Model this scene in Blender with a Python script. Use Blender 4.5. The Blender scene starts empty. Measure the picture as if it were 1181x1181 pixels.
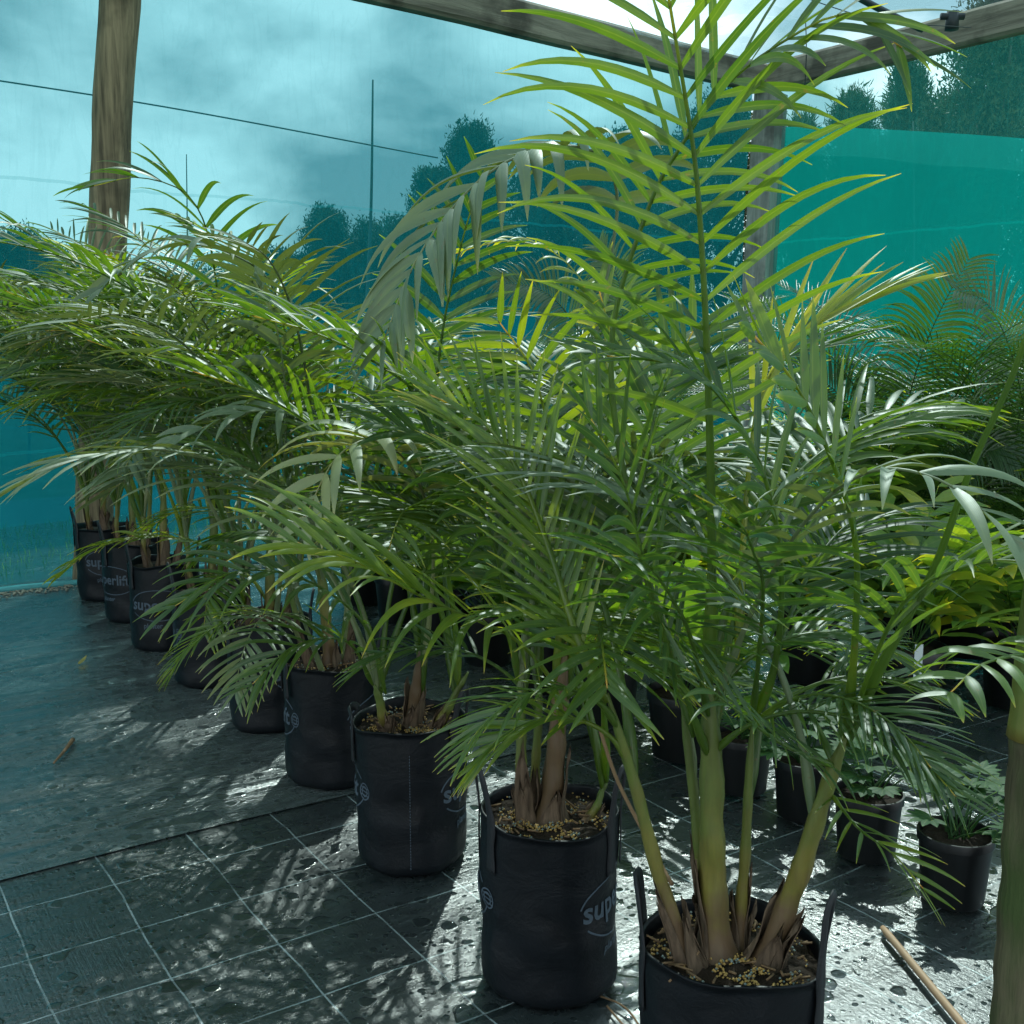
import bpy, math, random
import numpy as np
from mathutils import Vector, Matrix, noise

R = math.radians
sc = bpy.context.scene
COL = sc.collection

# ------------------------------------------------------------------ camera
CAM_H = 1.71
FOC = 1300.0 / 1181.0
PITCH = R(9.0)
cd = bpy.data.cameras.new('camera')
cd.sensor_width = 36.0
cd.sensor_fit = 'HORIZONTAL'
cd.lens = 36.0 * FOC
cd.clip_start = 0.05
cd.clip_end = 2000
cam = bpy.data.objects.new('camera', cd)
COL.objects.link(cam)
cam.location = (0, 0, CAM_H)
cam.rotation_euler = (R(90) - PITCH, 0, 0)
sc.camera = cam

# ------------------------------------------------------------------ light
SUN_EL = R(46)
SUN_AZ = R(10)      # from +Y, negative = to the left
sdir = Vector((math.sin(SUN_AZ) * math.cos(SUN_EL), math.cos(SUN_AZ) * math.cos(SUN_EL), math.sin(SUN_EL)))
sl = bpy.data.lights.new('sun', 'SUN')
sl.energy = 3.5
sl.angle = R(0.6)
sl.color = (1.0, 0.95, 0.86)
so = bpy.data.objects.new('sun', sl)
COL.objects.link(so)
so.rotation_euler = sdir.to_track_quat('Z', 'Y').to_euler()
so.location = (0, 0, 20)

w = bpy.data.worlds.new('World')
sc.world = w
w.use_nodes = True
nt = w.node_tree
nt.nodes.clear()
def wn(t, **k):
    n = nt.nodes.new(t)
    for a, b in k.items():
        setattr(n, a, b)
    return n
out = wn('ShaderNodeOutputWorld')
bg = wn('ShaderNodeBackground')
bg.inputs['Strength'].default_value = 0.15
sky = wn('ShaderNodeTexSky', sky_type='NISHITA', sun_disc=False)
sky.sun_elevation = SUN_EL
sky.sun_rotation = SUN_AZ
tc = wn('ShaderNodeTexCoord')
mp = wn('ShaderNodeMapping')
mp.inputs['Scale'].default_value = (1.0, 1.0, 1.9)
nz = wn('ShaderNodeTexNoise')
nz.inputs['Scale'].default_value = 2.9
nz.inputs['Detail'].default_value = 6
nz.inputs['Roughness'].default_value = 0.52
nz.inputs['Distortion'].default_value = 0.25
cr = wn('ShaderNodeValToRGB')
cr.color_ramp.elements[0].position = 0.43
cr.color_ramp.elements[0].color = (2.2, 3.4, 3.8, 1)
cr.color_ramp.elements[1].position = 0.60
cr.color_ramp.elements[1].color = (11.0, 11.4, 11.6, 1)
mx = wn('ShaderNodeMix', data_type='RGBA')
mx.inputs[0].default_value = 0.9
L = nt.links.new
L(tc.outputs['Generated'], mp.inputs['Vector'])
L(mp.outputs[0], nz.inputs['Vector'])
L(nz.outputs['Fac'], cr.inputs[0])
L(sky.outputs[0], mx.inputs[6])
L(cr.outputs[0], mx.inputs[7])
L(mx.outputs[2], bg.inputs['Color'])
L(bg.outputs[0], out.inputs[0])

sc.view_settings.view_transform = 'Standard'
sc.view_settings.look = 'None'
sc.view_settings.exposure = 0.70
sc.view_settings.gamma = 1.0
sc.cycles.max_bounces = 10
sc.cycles.transparent_max_bounces = 16
sc.cycles.sample_clamp_indirect = 6

# ------------------------------------------------------------------ helpers
def P(x, y, Y):
    """world point seen in the photo at x, y (1181 px square) at forward distance Y"""
    r = (x - 590.5) / 1300.0
    u = (590.5 - y) / 1300.0
    d = Vector((r, math.cos(PITCH) + u * math.sin(PITCH), -math.sin(PITCH) + u * math.cos(PITCH)))
    return Vector((0, 0, CAM_H)) + d * (Y / d.y)

def link(o, parent=None):
    COL.objects.link(o)
    if parent:
        o.parent = parent
    return o

def tag(o, label=None, cat=None, group=None, kind=None):
    if label: o['label'] = label
    if cat: o['category'] = cat
    if group: o['group'] = group
    if kind: o['kind'] = kind
    return o

def empty(name, loc, rz=0.0):
    o = bpy.data.objects.new(name, None)
    o.empty_display_size = 0.1
    o.location = loc
    o.rotation_euler = (0, 0, rz)
    return link(o)

class MB:
    """collects geometry, optional per-vertex colour (tone, across, along, random)"""
    def __init__(s):
        s.v = []; s.f = []; s.c = []; s.m = []
    def add(s, vs, fs, cs=None, m=0):
        b = len(s.v)
        s.v += [tuple(x) for x in vs]
        s.f += [tuple(i + b for i in f) for f in fs]
        s.c += cs if cs else [(0.5, 0.5, 0.5, 0.5)] * len(vs)
        s.m += [m] * len(fs)
    def build(s, name, mats, parent=None, origin=(0, 0, 0), smooth=True, sharp=None):
        me = bpy.data.meshes.new(name)
        o = Vector(origin)
        me.from_pydata([(x - o.x, y - o.y, z - o.z) for x, y, z in s.v], [], s.f)
        if not isinstance(mats, (list, tuple)): mats = [mats]
        for m in mats: me.materials.append(m)
        me.polygons.foreach_set('material_index', s.m)
        a = me.color_attributes.new('leaf', 'FLOAT_COLOR', 'POINT')
        a.data.foreach_set('color', np.array(s.c, dtype=np.float32).ravel())
        if smooth:
            me.polygons.foreach_set('use_smooth', [True] * len(s.f))
        me.update()
        if sharp:
            me.set_sharp_from_angle(angle=R(sharp))
        ob = bpy.data.objects.new(name, me)
        ob.location = o
        return link(ob, parent)

def frame_axes(T, hint):
    S = T.cross(hint)
    if S.length < 1e-4: S = T.cross(Vector((1, 0.3, 0)))
    S.normalize()
    return S, S.cross(T).normalized()

def spline(pts, n):
    """catmull-rom through pts, n+1 samples spaced evenly"""
    p = [Vector(q) for q in pts]
    p = [p[0] * 2 - p[1]] + p + [p[-1] * 2 - p[-2]]
    res = []
    for i in range(1, len(p) - 2):
        for k in range(12):
            t = k / 12
            a, b, c, d = p[i-1], p[i], p[i+1], p[i+2]
            res.append(0.5 * ((2*b) + (c - a)*t + (2*a - 5*b + 4*c - d)*t*t + (3*b - a - 3*c + d)*t*t*t))
    res.append(p[-2])
    L_ = [0]
    for i in range(1, len(res)): L_.append(L_[-1] + (res[i] - res[i-1]).length)
    o = []; j = 0
    for k in range(n + 1):
        s = L_[-1] * k / n
        while j < len(L_) - 2 and L_[j+1] < s: j += 1
        q = (s - L_[j]) / max(1e-9, L_[j+1] - L_[j])
        o.append(res[j].lerp(res[j+1], min(1, max(0, q))))
    return o, L_[-1]

def tube(mb, pts, rad, ns=6, m=0, tone=(0.3, 0.3), cap=True, jit=0.0, flat=1.0):
    n = len(pts)
    vs = []; cs = []; fs = []
    S = None
    for i, p in enumerate(pts):
        T = (pts[min(i+1, n-1)] - pts[max(i-1, 0)]).normalized()
        if S is None:
            S, N = frame_axes(T, Vector((0.1, -1, 0.2)))
        else:
            S = (S - T * S.dot(T)).normalized(); N = S.cross(T).normalized()
        r = rad(i / (n-1)) if callable(rad) else rad
        for k in range(ns):
            a = 2 * math.pi * k / ns
            rr = r * (1 + jit * noise.noise(Vector((k * 1.7, i * 0.35, r * 90))))
            vs.append(p + S * (math.cos(a) * rr) + N * (math.sin(a) * rr * flat))
            cs.append((tone[0] + (tone[1] - tone[0]) * (i / (n-1)) ** .6, k / ns, i / (n-1), 0.5))
    for i in range(n - 1):
        for k in range(ns):
            a = i*ns + k; b = i*ns + (k+1) % ns
            fs.append((a, b, b + ns, a + ns))
    if cap:
        fs.append(tuple(range(ns))[::-1]); fs.append(tuple(range((n-1)*ns, n*ns)))
    mb.add(vs, fs, cs, m)

def box(mb, a, b, m=0):
    x0, y0, z0 = a; x1, y1, z1 = b
    mb.add([(x0,y0,z0),(x1,y0,z0),(x1,y1,z0),(x0,y1,z0),(x0,y0,z1),(x1,y0,z1),(x1,y1,z1),(x0,y1,z1)],
           [(0,3,2,1),(4,5,6,7),(0,1,5,4),(1,2,6,5),(2,3,7,6),(3,0,4,7)], None, m)

# ------------------------------------------------------------------ materials
MATS = {}
def newmat(name):
    m = bpy.data.materials.new(name)
    m.use_nodes = True
    m.node_tree.nodes.clear()
    MATS[name] = m
    return m, m.node_tree

class NT:
    def __init__(s, name):
        s.m, s.t = newmat(name)
        s.out = s.n('ShaderNodeOutputMaterial')
        s.tc = s.n('ShaderNodeTexCoord')
    def n(s, t, ins=None, **k):
        n = s.t.nodes.new(t)
        for a, b in k.items(): setattr(n, a, b)
        if ins:
            for a, b in ins.items():
                if hasattr(b, 'is_linked') or isinstance(b, bpy.types.NodeSocket): s.t.links.new(b, n.inputs[a])
                else: n.inputs[a].default_value = b
        return n
    def math(s, op, a, b=0.0, c=None, clamp=False):
        i = {0: a, 1: b}
        if c is not None: i[2] = c
        return s.n('ShaderNodeMath', i, operation=op, use_clamp=clamp).outputs[0]
    def noise(s, vec, scale, detail=4, rough=0.55, dist=0.0):
        return s.n('ShaderNodeTexNoise', {'Vector': vec, 'Scale': scale, 'Detail': detail, 'Roughness': rough, 'Distortion': dist}).outputs['Fac']
    def ramp(s, fac, stops):
        n = s.n('ShaderNodeValToRGB', {0: fac})
        el = n.color_ramp.elements
        while len(el) < len(stops): el.new(0.5)
        for e, (p, c) in zip(el, stops):
            e.position = p
            e.color = (c, c, c, 1) if isinstance(c, (int, float)) else (*c, 1)
        return n.outputs[0]
    def mapping(s, vec, scale=(1,1,1), rot=(0,0,0), loc=(0,0,0)):
        return s.n('ShaderNodeMapping', {'Vector': vec, 'Scale': scale, 'Rotation': rot, 'Location': loc}).outputs[0]
    def mix(s, f, a, b):
        n = s.n('ShaderNodeMix', {0: f, 6: a, 7: b}, data_type='RGBA')
        return n.outputs[2]
    def bump(s, h, strength=0.3, dist=0.01, normal=None):
        i = {'Height': h, 'Strength': strength, 'Distance': dist}
        if normal is not None: i['Normal'] = normal
        return s.n('ShaderNodeBump', i).outputs[0]
    def bsdf(s, **k):
        n = s.n('ShaderNodeBsdfPrincipled')
        nm = {'color': 'Base Color', 'rough': 'Roughness', 'normal': 'Normal', 'spec': 'Specular IOR Level', 'metal': 'Metallic'}
        for a, b in k.items():
            if isinstance(b, tuple) and len(b) == 3: b = (*b, 1)
            if isinstance(b, bpy.types.NodeSocket): s.t.links.new(b, n.inputs[nm[a]])
            else: n.inputs[nm[a]].default_value = b
        return n.outputs[0]
    def done(s, sh):
        s.t.links.new(sh, s.out.inputs[0])
        return s.m

def leaf_mat(name, stops, rough=0.37, trans=0.48, spec=0.9, tb=2.5, veins=True):
    q = NT(name)
    at = q.n('ShaderNodeAttribute', attribute_name='leaf')
    sp = q.n('ShaderNodeSeparateColor', {0: at.outputs['Color']})
    tone, across, along = sp.outputs[0], sp.outputs[1], sp.outputs[2]
    nz_ = q.noise(q.tc.outputs['Object'], 9.0, 3)
    t = q.math('ADD', tone, q.math('MULTIPLY', q.math('SUBTRACT', nz_, 0.5), 0.28))
    # dry tips on some leaflets
    tip = q.math('MULTIPLY', q.math('POWER', along, 11.0), 0.5)
    t = q.math('ADD', t, tip, clamp=True)
    col = q.ramp(t, stops)
    sp_ = q.ramp(q.noise(q.tc.outputs['Object'], 48.0, 3, 0.6), [(0.66, 0.0), (0.72, 1.0)])
    col = q.mix(q.math('MULTIPLY', sp_, 0.55), col, (0.16, 0.11, 0.04, 1))
    rib = q.math('LESS_THAN', q.math('ABSOLUTE', q.math('SUBTRACT', across, 0.5)), 0.055)
    col2 = q.mix(q.math('MULTIPLY', rib, 0.14), col, (0.30, 0.36, 0.10, 1))
    sn = q.math('SINE', q.math('MULTIPLY', across, 70.0))
    fine = q.noise(q.tc.outputs['Object'], 55.0, 2)
    nrm = q.bump(q.math('ADD', sn, q.math('MULTIPLY', fine, 1.2)), 0.10 if veins else 0.05, 0.004)
    rg = q.math('ADD', rough - 0.08, q.math('MULTIPLY', fine, 0.2))
    b = q.bsdf(color=col2, rough=rg, normal=nrm, spec=spec)
    bc = q.n('ShaderNodeMix', {0: 1.0, 6: col2, 7: (tb * 1.22, tb, tb * 0.24, 1)}, data_type='RGBA', blend_type='MULTIPLY').outputs[2]
    tr = q.n('ShaderNodeBsdfTranslucent', {'Color': bc, 'Normal': nrm}).outputs[0]
    mxs = q.n('ShaderNodeMixShader', {0: trans, 1: b, 2: tr}).outputs[0]
    return q.done(mxs)

PALM = leaf_mat('palm_leaf', [(0.0, (0.014, 0.046, 0.017)), (0.30, (0.036, 0.090, 0.018)), (0.55, (0.092, 0.165, 0.016)),
                              (0.78, (0.30, 0.33, 0.03)), (1.0, (0.46, 0.33, 0.10))])
SUNLIT = leaf_mat('sunlit_palm_leaf', [(0.0, (0.06, 0.11, 0.05)), (0.4, (0.135, 0.20, 0.10)), (0.8, (0.34, 0.36, 0.14)), (1.0, (0.40, 0.30, 0.12))], rough=0.45, tb=1.0, trans=0.35)  # paler copy of the palm leaf, silvery sun sheen put into its base colour
CYCAD = leaf_mat('cycad_leaf', [(0.0, (0.014, 0.042, 0.014)), (0.5, (0.032, 0.092, 0.022)), (1.0, (0.07, 0.14, 0.03))], trans=0.38, rough=0.34)
BROAD = leaf_mat('broad_leaf', [(0.0, (0.020, 0.065, 0.018)), (0.4, (0.055, 0.15, 0.03)), (0.75, (0.15, 0.26, 0.035)), (1.0, (0.5, 0.45, 0.04))], trans=0.48, rough=0.40, veins=False, tb=2.1)
FROST = leaf_mat('silver_leaf', [(0.0, (0.012, 0.045, 0.012)), (0.5, (0.032, 0.10, 0.022)), (1.0, (0.14, 0.24, 0.05))], trans=0.35, spec=0.45, rough=0.6, veins=False)

def stem_material():
    q = NT('palm_stem')
    at = q.n('ShaderNodeAttribute', attribute_name='leaf')
    sp = q.n('ShaderNodeSeparateColor', {0: at.outputs['Color']})
    v = q.mapping(q.tc.outputs['Object'], scale=(1, 1, 0.16))
    n1 = q.noise(v, 60, 4)
    n2 = q.noise(q.tc.outputs['Object'], 16, 3)
    t = q.math('ADD', sp.outputs[0], q.math('MULTIPLY', q.math('SUBTRACT', n2, 0.5), 0.35), clamp=True)
    col = q.ramp(t, [(0.0, (0.10, 0.055, 0.028)), (0.22, (0.17, 0.10, 0.055)), (0.36, (0.22, 0.19, 0.035)), (0.55, (0.13, 0.19, 0.03)), (1.0, (0.06, 0.13, 0.02))])
    n3 = q.ramp(q.noise(v, 22, 5, 0.7), [(0.42, 0.0), (0.62, 1.0)])
    col = q.mix(q.math('MULTIPLY', n3, 0.28), col, (0.15, 0.12, 0.05, 1))
    dk = q.mix(q.math('MULTIPLY', n1, 0.6), col, (0.03, 0.025, 0.012, 1))
    return q.done(q.bsdf(color=dk, rough=0.5, spec=0.4, normal=q.bump(n1, 0.5, 0.004)))
STEM = stem_material()

def simple(name, col, rough=0.5, spec=0.5, var=0.3, scale=20.0, bump=0.2, bd=0.003, stretch=(1, 1, 1), dark=0.4):
    q = NT(name)
    v = q.mapping(q.tc.outputs['Object'], scale=stretch)
    n1 = q.noise(v, scale, 5)
    c = q.mix(q.math('MULTIPLY', n1, var * 2, clamp=True), (*col, 1), (*[x * dark for x in col], 1))
    return q.done(q.bsdf(color=c, rough=rough, spec=spec, normal=q.bump(n1, bump, bd)))

def bag_material():
    q = NT('black_bag_fabric')
    o = q.tc.outputs['Object']
    n1 = q.noise(q.mapping(o, scale=(1, 1, 1.6)), 7.0, 5, 0.6, 0.6)
    n2 = q.noise(o, 160, 2)
    col = q.ramp(n1, [(0.3, (0.002, 0.003, 0.0045)), (0.75, (0.006, 0.008, 0.011))])
    h = q.math('ADD', n1, q.math('MULTIPLY', n2, 0.05))
    return q.done(q.bsdf(color=col, rough=q.math('ADD', 0.34, q.math('MULTIPLY', n1, 0.25)), spec=0.25, normal=q.bump(h, 0.35, 0.016)))
BAG = bag_material()
STRAP = simple('black_strap_webbing', (0.016, 0.018, 0.022), 0.6, 0.4, 0.4, 90, 0.5, 0.002)
PRINT = simple('faded_print_ink', (0.085, 0.115, 0.15), 0.6, 0.3, 0.45, 70, 0.0)
POT = simple('black_plastic_pot', (0.007, 0.008, 0.009), 0.38, 0.5, 0.3, 12, 0.1)
SOIL = simple('potting_mix', (0.045, 0.030, 0.020), 0.9, 0.2, 0.6, 55, 1.0, 0.012)
GRAN = simple('fertiliser_prill', (0.52, 0.33, 0.10), 0.55, 0.4, 0.35, 120, 0.0, dark=0.55)
GRANB = simple('grey_prill', (0.25, 0.32, 0.30), 0.55, 0.4, 0.3, 120, 0.0)
CHIP = simple('bark_chip', (0.26, 0.16, 0.085), 0.8, 0.3, 0.4, 40, 0.4)
SHEATH = simple('dry_sheath', (0.24, 0.165, 0.11), 0.8, 0.2, 0.6, 90, 0.9, 0.005, (1, 1, 0.10), dark=0.16)
TAGM = simple('white_plastic_tag', (0.62, 0.68, 0.70), 0.5, 0.4, 0.1, 20, 0.0)

def wood(name, base, dark, sc_=14, moss=None, stretch=(1, 1, 0.07)):
    q = NT(name)
    v = q.mapping(q.tc.outputs['Object'], scale=stretch)
    n1 = q.noise(v, sc_, 6, 0.65, 0.4)
    n2 = q.noise(v, sc_ * 6, 3)
    n3 = q.noise(q.tc.outputs['Object'], 2.2, 4)
    c = q.ramp(n1, [(0.32, dark), (0.62, base)])
    st = q.math('MULTIPLY', q.ramp(n3, [(0.5, 0.0), (0.66, 1.0)]), 0.75)
    c = q.mix(st, c, (*[x * 0.35 for x in dark], 1))
    if moss:
        n4 = q.noise(q.mapping(q.tc.outputs['Object'], scale=(1, 1, 0.4)), 9, 5)
        c = q.mix(q.ramp(n4, [(0.42, 0.0), (0.6, 1.0)]), c, (*moss, 1))
    h = q.math('ADD', n1, q.math('MULTIPLY', n2, 0.5))
    return q.done(q.bsdf(color=c, rough=0.82, spec=0.25, normal=q.bump(h, 0.7, 0.012)))
POLEW = wood('weathered_pole_timber', (0.30, 0.235, 0.14), (0.075, 0.062, 0.04), 24, stretch=(1, 1, 0.05))
BEAMX = wood('weathered_beam_timber', (0.30, 0.265, 0.20), (0.12, 0.105, 0.08), stretch=(0.07, 1, 1))
POSTG = wood('grey_post_timber', (0.38, 0.36, 0.31), (0.18, 0.17, 0.145))
TRUNKM = wood('ringed_palm_trunk', (0.12, 0.105, 0.06), (0.04, 0.037, 0.02), 26, moss=(0.045, 0.068, 0.02))
CANE = simple('pale_wooden_handle', (0.52, 0.33, 0.20), 0.55, 0.3, 0.3, 30, 0.1, 0.002, (1, 1, 0.1), dark=0.6)
WIRE = simple('dark_wire', (0.03, 0.035, 0.04), 0.5)
BAMB = simple('weathered_rod', (0.10, 0.13, 0.12), 0.7)

def net_mat(name, tint, dif, fac, foldscale=(1, 1, 0.25), trans_w=0.7):
    q = NT(name)
    o = q.tc.outputs['Object']
    n1 = q.noise(q.mapping(o, scale=foldscale), 1.1, 5, 0.6, 0.5)
    n2 = q.noise(o, 14.0, 3)
    f = q.math('ADD', fac, q.math('MULTIPLY', q.math('SUBTRACT', n1, 0.5), 0.12), clamp=True)
    # woven strands: fine threads with open gaps between
    f = q.math('ADD', f, q.math('MULTIPLY', q.math('SUBTRACT', n2, 0.5), 0.05), clamp=True)
    knit = q.noise(q.mapping(o, scale=(1, 1, 0.5)), 150.0, 2, 0.7)
    f = q.math('ADD', f, q.math('MULTIPLY', q.math('SUBTRACT', knit, 0.5), 0.10), clamp=True)
    crease = q.noise(q.mapping(o, scale=(1.6, 1.6, 0.35), rot=(0.25, 0.1, 0)), 3.2, 3, 0.5, 1.2)
    crease = q.ramp(q.math('ABSOLUTE', q.math('SUBTRACT', crease, 0.5)), [(0.0, 1.0), (0.035, 0.0)])
    f = q.math('ADD', f, q.math('MULTIPLY', crease, 0.045), clamp=True)
    zz = q.n('ShaderNodeSeparateXYZ', {0: o}).outputs[2]
    seam = q.math('LESS_THAN', q.math('ABSOLUTE', q.math('SUBTRACT', q.math('FRACT', q.math('DIVIDE', q.math('ADD', zz, q.math('MULTIPLY', n1, 0.12)), 1.83)), 0.52)), 0.006)
    f = q.math('ADD', f, q.math('MULTIPLY', seam, 0.16), clamp=True)
    tr = q.n('ShaderNodeBsdfTransparent', {'Color': (*tint, 1)}).outputs[0]
    d = q.n('ShaderNodeBsdfDiffuse', {'Color': (*dif, 1)}).outputs[0]
    tl = q.n('ShaderNodeBsdfTranslucent', {'Color': (*dif, 1)}).outputs[0]
    dd = q.n('ShaderNodeMixShader', {0: trans_w, 1: d, 2: tl}).outputs[0]
    return q.done(q.n('ShaderNodeMixShader', {0: f, 1: tr, 2: dd}).outputs[0])
NET = net_mat('teal_shade_net', (0.185, 0.365, 0.39), (0.005, 0.215, 0.25), 0.27)
NETB = net_mat('pale_shade_net', (0.52, 0.72, 0.72), (0.03, 0.32, 0.30), 0.20)
NETG = net_mat('green_windbreak_net', (0.16, 0.66, 0.66), (0.003, 0.42, 0.38), 0.53)
NETD = net_mat('blue_windbreak_net', (0.12, 0.50, 0.56), (0.004, 0.17, 0.24), 0.62)
ROOFN = net_mat('roof_shade_net', (0.55, 0.69, 0.71), (0.14, 0.26, 0.28), 0.12)

# ---- weed mat
GA = R(33.6)          # direction of the woven lines
def mat_material(name, lines, base, wave):
    q = NT(name)
    o = q.tc.outputs['Object']
    # object's local axes run along the weave
    sx = q.n('ShaderNodeSeparateXYZ', {0: o})
    x, y = sx.outputs[0], sx.outputs[1]
    wob = q.noise(o, 1.3, 3)
    w1 = q.math('MULTIPLY', q.math('SUBTRACT', wob, 0.5), 0.05)
    def ln(c, wd):
        m = q.math('ABSOLUTE', q.math('SUBTRACT', q.math('FRACT', q.math('DIVIDE', q.math('ADD', c, w1), 0.305)), 0.5))
        return q.math('LESS_THAN', m, wd)
    l = q.math('MAXIMUM', ln(x, 0.0085), ln(y, 0.0085))
    brk = q.ramp(q.noise(o, 5.0, 3), [(0.34, 0.35), (0.55, 1.0)])
    if lines == 1: l = q.math('MULTIPLY', l, brk)
    else:
        l = q.math('MULTIPLY', q.math('MULTIPLY', ln(x, 0.0085), brk), q.math('GREATER_THAN', x, 3.15))
    # fine ribbed weave
    rib = q.noise(q.mapping(o, scale=(1, 0.04, 1)), 110.0, 3, 0.6)
    grime = q.noise(o, 2.1, 6, 0.62)
    grime2 = q.noise(q.mapping(o, scale=(1, 2.2, 1)), 9.0, 6, 0.7)
    speck = q.noise(o, 70.0, 3, 0.7)
    col = q.ramp(grime2, [(0.35, base), (0.62, tuple(b * 1.8 for b in base)), (0.76, (0.07, 0.075, 0.075))])
    col = q.mix(q.math('MULTIPLY', q.ramp(speck, [(0.66, 0.0), (0.72, 1.0)]), 0.6), col, (0.16, 0.15, 0.13, 1))
    col = q.mix(q.math('MULTIPLY', l, 0.75), col, (0.38, 0.46, 0.47, 1))
    # drops and small puddles standing on the cloth
    def drops(scale, thr, seedx):
        vv = q.mapping(o, loc=(seedx, seedx * 0.7, 0))
        dist = q.noise(vv, scale * 0.7, 2)
        vor = q.n('ShaderNodeTexVoronoi', {'Vector': q.n('ShaderNodeVectorMath', {0: vv, 1: q.n('ShaderNodeVectorMath', {0: q.n('ShaderNodeTexNoise', {'Vector': vv, 'Scale': scale, 'Detail': 1.0}).outputs['Color'], 'Scale': 0.55 / scale}, operation='SCALE').outputs[0]}, operation='ADD').outputs[0], 'Scale': scale, 'Randomness': 1.0})
        rnd = q.n('ShaderNodeSeparateColor', {0: vor.outputs['Color']}).outputs[0]
        rr = q.math('MULTIPLY', q.math('POWER', rnd, 2.0), thr)
        return q.n('ShaderNodeMapRange', {0: vor.outputs['Distance'], 1: rr, 2: q.math('MULTIPLY', rr, 0.72), 3: 0.0, 4: 1.0}, interpolation_type='SMOOTHSTEP').outputs[0]
    d1 = drops(16.0, 0.55, 0.0)
    d2 = drops(42.0, 0.5, 3.1)
    pud = q.ramp(q.noise(q.mapping(o, scale=(1, 1.8, 1)), 3.4, 2, 0.4, 1.2), [(0.655, 0.0), (0.68, 1.0)])
    wet = q.math('MAXIMUM', q.math('MAXIMUM', d1, d2), pud)
    film = q.ramp(grime, [(0.40, 1.0), (0.62, 0.0)])
    rg = q.math('ADD', 0.17 if wave else 0.21, q.math('MULTIPLY', grime2, 0.26))
    rg = q.math('SUBTRACT', rg, q.math('MULTIPLY', film, 0.10))
    rg = q.mix(wet, rg, (0.03, 0.03, 0.03, 1))
    col = q.mix(q.math('MULTIPLY', wet, 0.5), col, (0.008, 0.012, 0.012, 1))
    wrk = q.noise(q.mapping(o, scale=(0.5, 2.6, 1)), 1.6 if wave else 1.0, 4, 0.5, 0.6)
    crinkle = q.noise(o, 48.0, 6, 0.7)
    n0 = q.bump(q.math('ADD', wrk, q.math('MULTIPLY', crinkle, 0.07)), 0.75, 0.05 if wave else 0.04)
    n1 = q.bump(q.math('MULTIPLY', q.math('ADD', q.math('MULTIPLY', rib, 2.0), q.math('MULTIPLY', speck, 3.0)), q.math('SUBTRACT', 1.0, wet)), 0.5, 0.0016, n0)
    n2 = q.bump(wet, 0.9, 0.004, n1)
    sh = q.bsdf(color=col, rough=rg, spec=1.0, normal=n2)
    pn = sh.node
    pn.inputs['Coat Weight'].default_value = 0.5
    pn.inputs['Coat IOR'].default_value = 1.6
    q.t.links.new(q.math('MULTIPLY', rg, 0.6), pn.inputs['Coat Roughness'])
    q.t.links.new(n2, pn.inputs['Coat Normal'])
    return q.done(sh)
MAT1 = mat_material('woven_weed_mat', 1, (0.018, 0.023, 0.024), False)
MAT2 = mat_material('smooth_weed_mat', 2, (0.052, 0.063, 0.063), True)

def grass_material():
    q = NT('rough_grass_ground')
    o = q.tc.outputs['Object']
    n1 = q.noise(o, 1.4, 6, 0.7); n2 = q.noise(o, 30, 4)
    c = q.mix(q.ramp(n1, [(0.4, 0.0), (0.62, 1.0)]), (0.11, 0.16, 0.05, 1), (0.28, 0.26, 0.16, 1))
    c = q.mix(q.math('MULTIPLY', n2, 0.6), c, (0.03, 0.04, 0.015, 1))
    return q.done(q.bsdf(color=c, rough=0.95, spec=0.1, normal=q.bump(n2, 0.9, 0.03)))
GRASS = grass_material()

# ------------------------------------------------------------------ ground
mb = MB()
mb.add([(-900, -900, -0.012), (900, -900, -0.012), (900, 900, -0.012), (-900, 900, -0.012)], [(0, 1, 2, 3)])
tag(mb.build('ground', GRASS, smooth=False), kind='structure')

def mat_sheet(name, x0, x1, y0, y1, z, nx, ny, mat, amp, ox, oy, edge=False):
    """sheet in weave coordinates: x along direction GA, y across it"""
    m_ = MB(); vs = []; fs = []
    for j in range(ny + 1):
        for i in range(nx + 1):
            x = x0 + (x1 - x0) * i / nx; y = y0 + (y1 - y0) * j / ny
            h = 0.0
            if amp:
                h = amp * (0.5 + 0.5 * noise.noise(Vector((x * 0.7, y * 4.0, 1.3)))) * min(1, (j + 0.0) / 6)
                if edge and j == 0: y += 0.012 * noise.noise(Vector((x * 1.5, 0, 0)))
            vs.append((x, y, h))
    for j in range(ny):
        for i in range(nx):
            a = j * (nx + 1) + i
            fs.append((a, a + 1, a + nx + 2, a + nx + 1))
    m_.add(vs, fs)
    ob = m_.build(name, mat)
    ob.location = (ox, oy, z); ob.rotation_euler = (0, 0, GA)
    return tag(ob, kind='structure')
# origin at a line crossing read from the picture
OX, OY = -1.254 , 3.321
def uv(x, y):
    dx, dy = x - OX, y - OY
    return dx * math.cos(GA) + dy * math.sin(GA), -dx * math.sin(GA) + dy * math.cos(GA)
m1 = mat_sheet('weed_mat', -7, 9, -8, 0.9, -0.006, 2, 2, MAT1, 0, OX, OY)
for v_ in m1.data.vertices: pass
SEAM = uv(-0.878, 3.847)[1]
m2 = mat_sheet('weed_mat', -3.2, 8.2, SEAM, 9.0, -0.001, 190, 130, MAT2, 0.011, OX, OY, True)
# the grid phase: lines sit where fract == 0.5, so shift the local origin by half a cell
for m_ in (m1, m2):
    sh = Matrix.Rotation(GA, 3, 'Z') @ Vector((0.1525, 0.1525, 0))
    m_.location -= sh
    for v_ in m_.data.vertices: v_.co += Vector((0.1525, 0.1525, 0))

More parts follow.
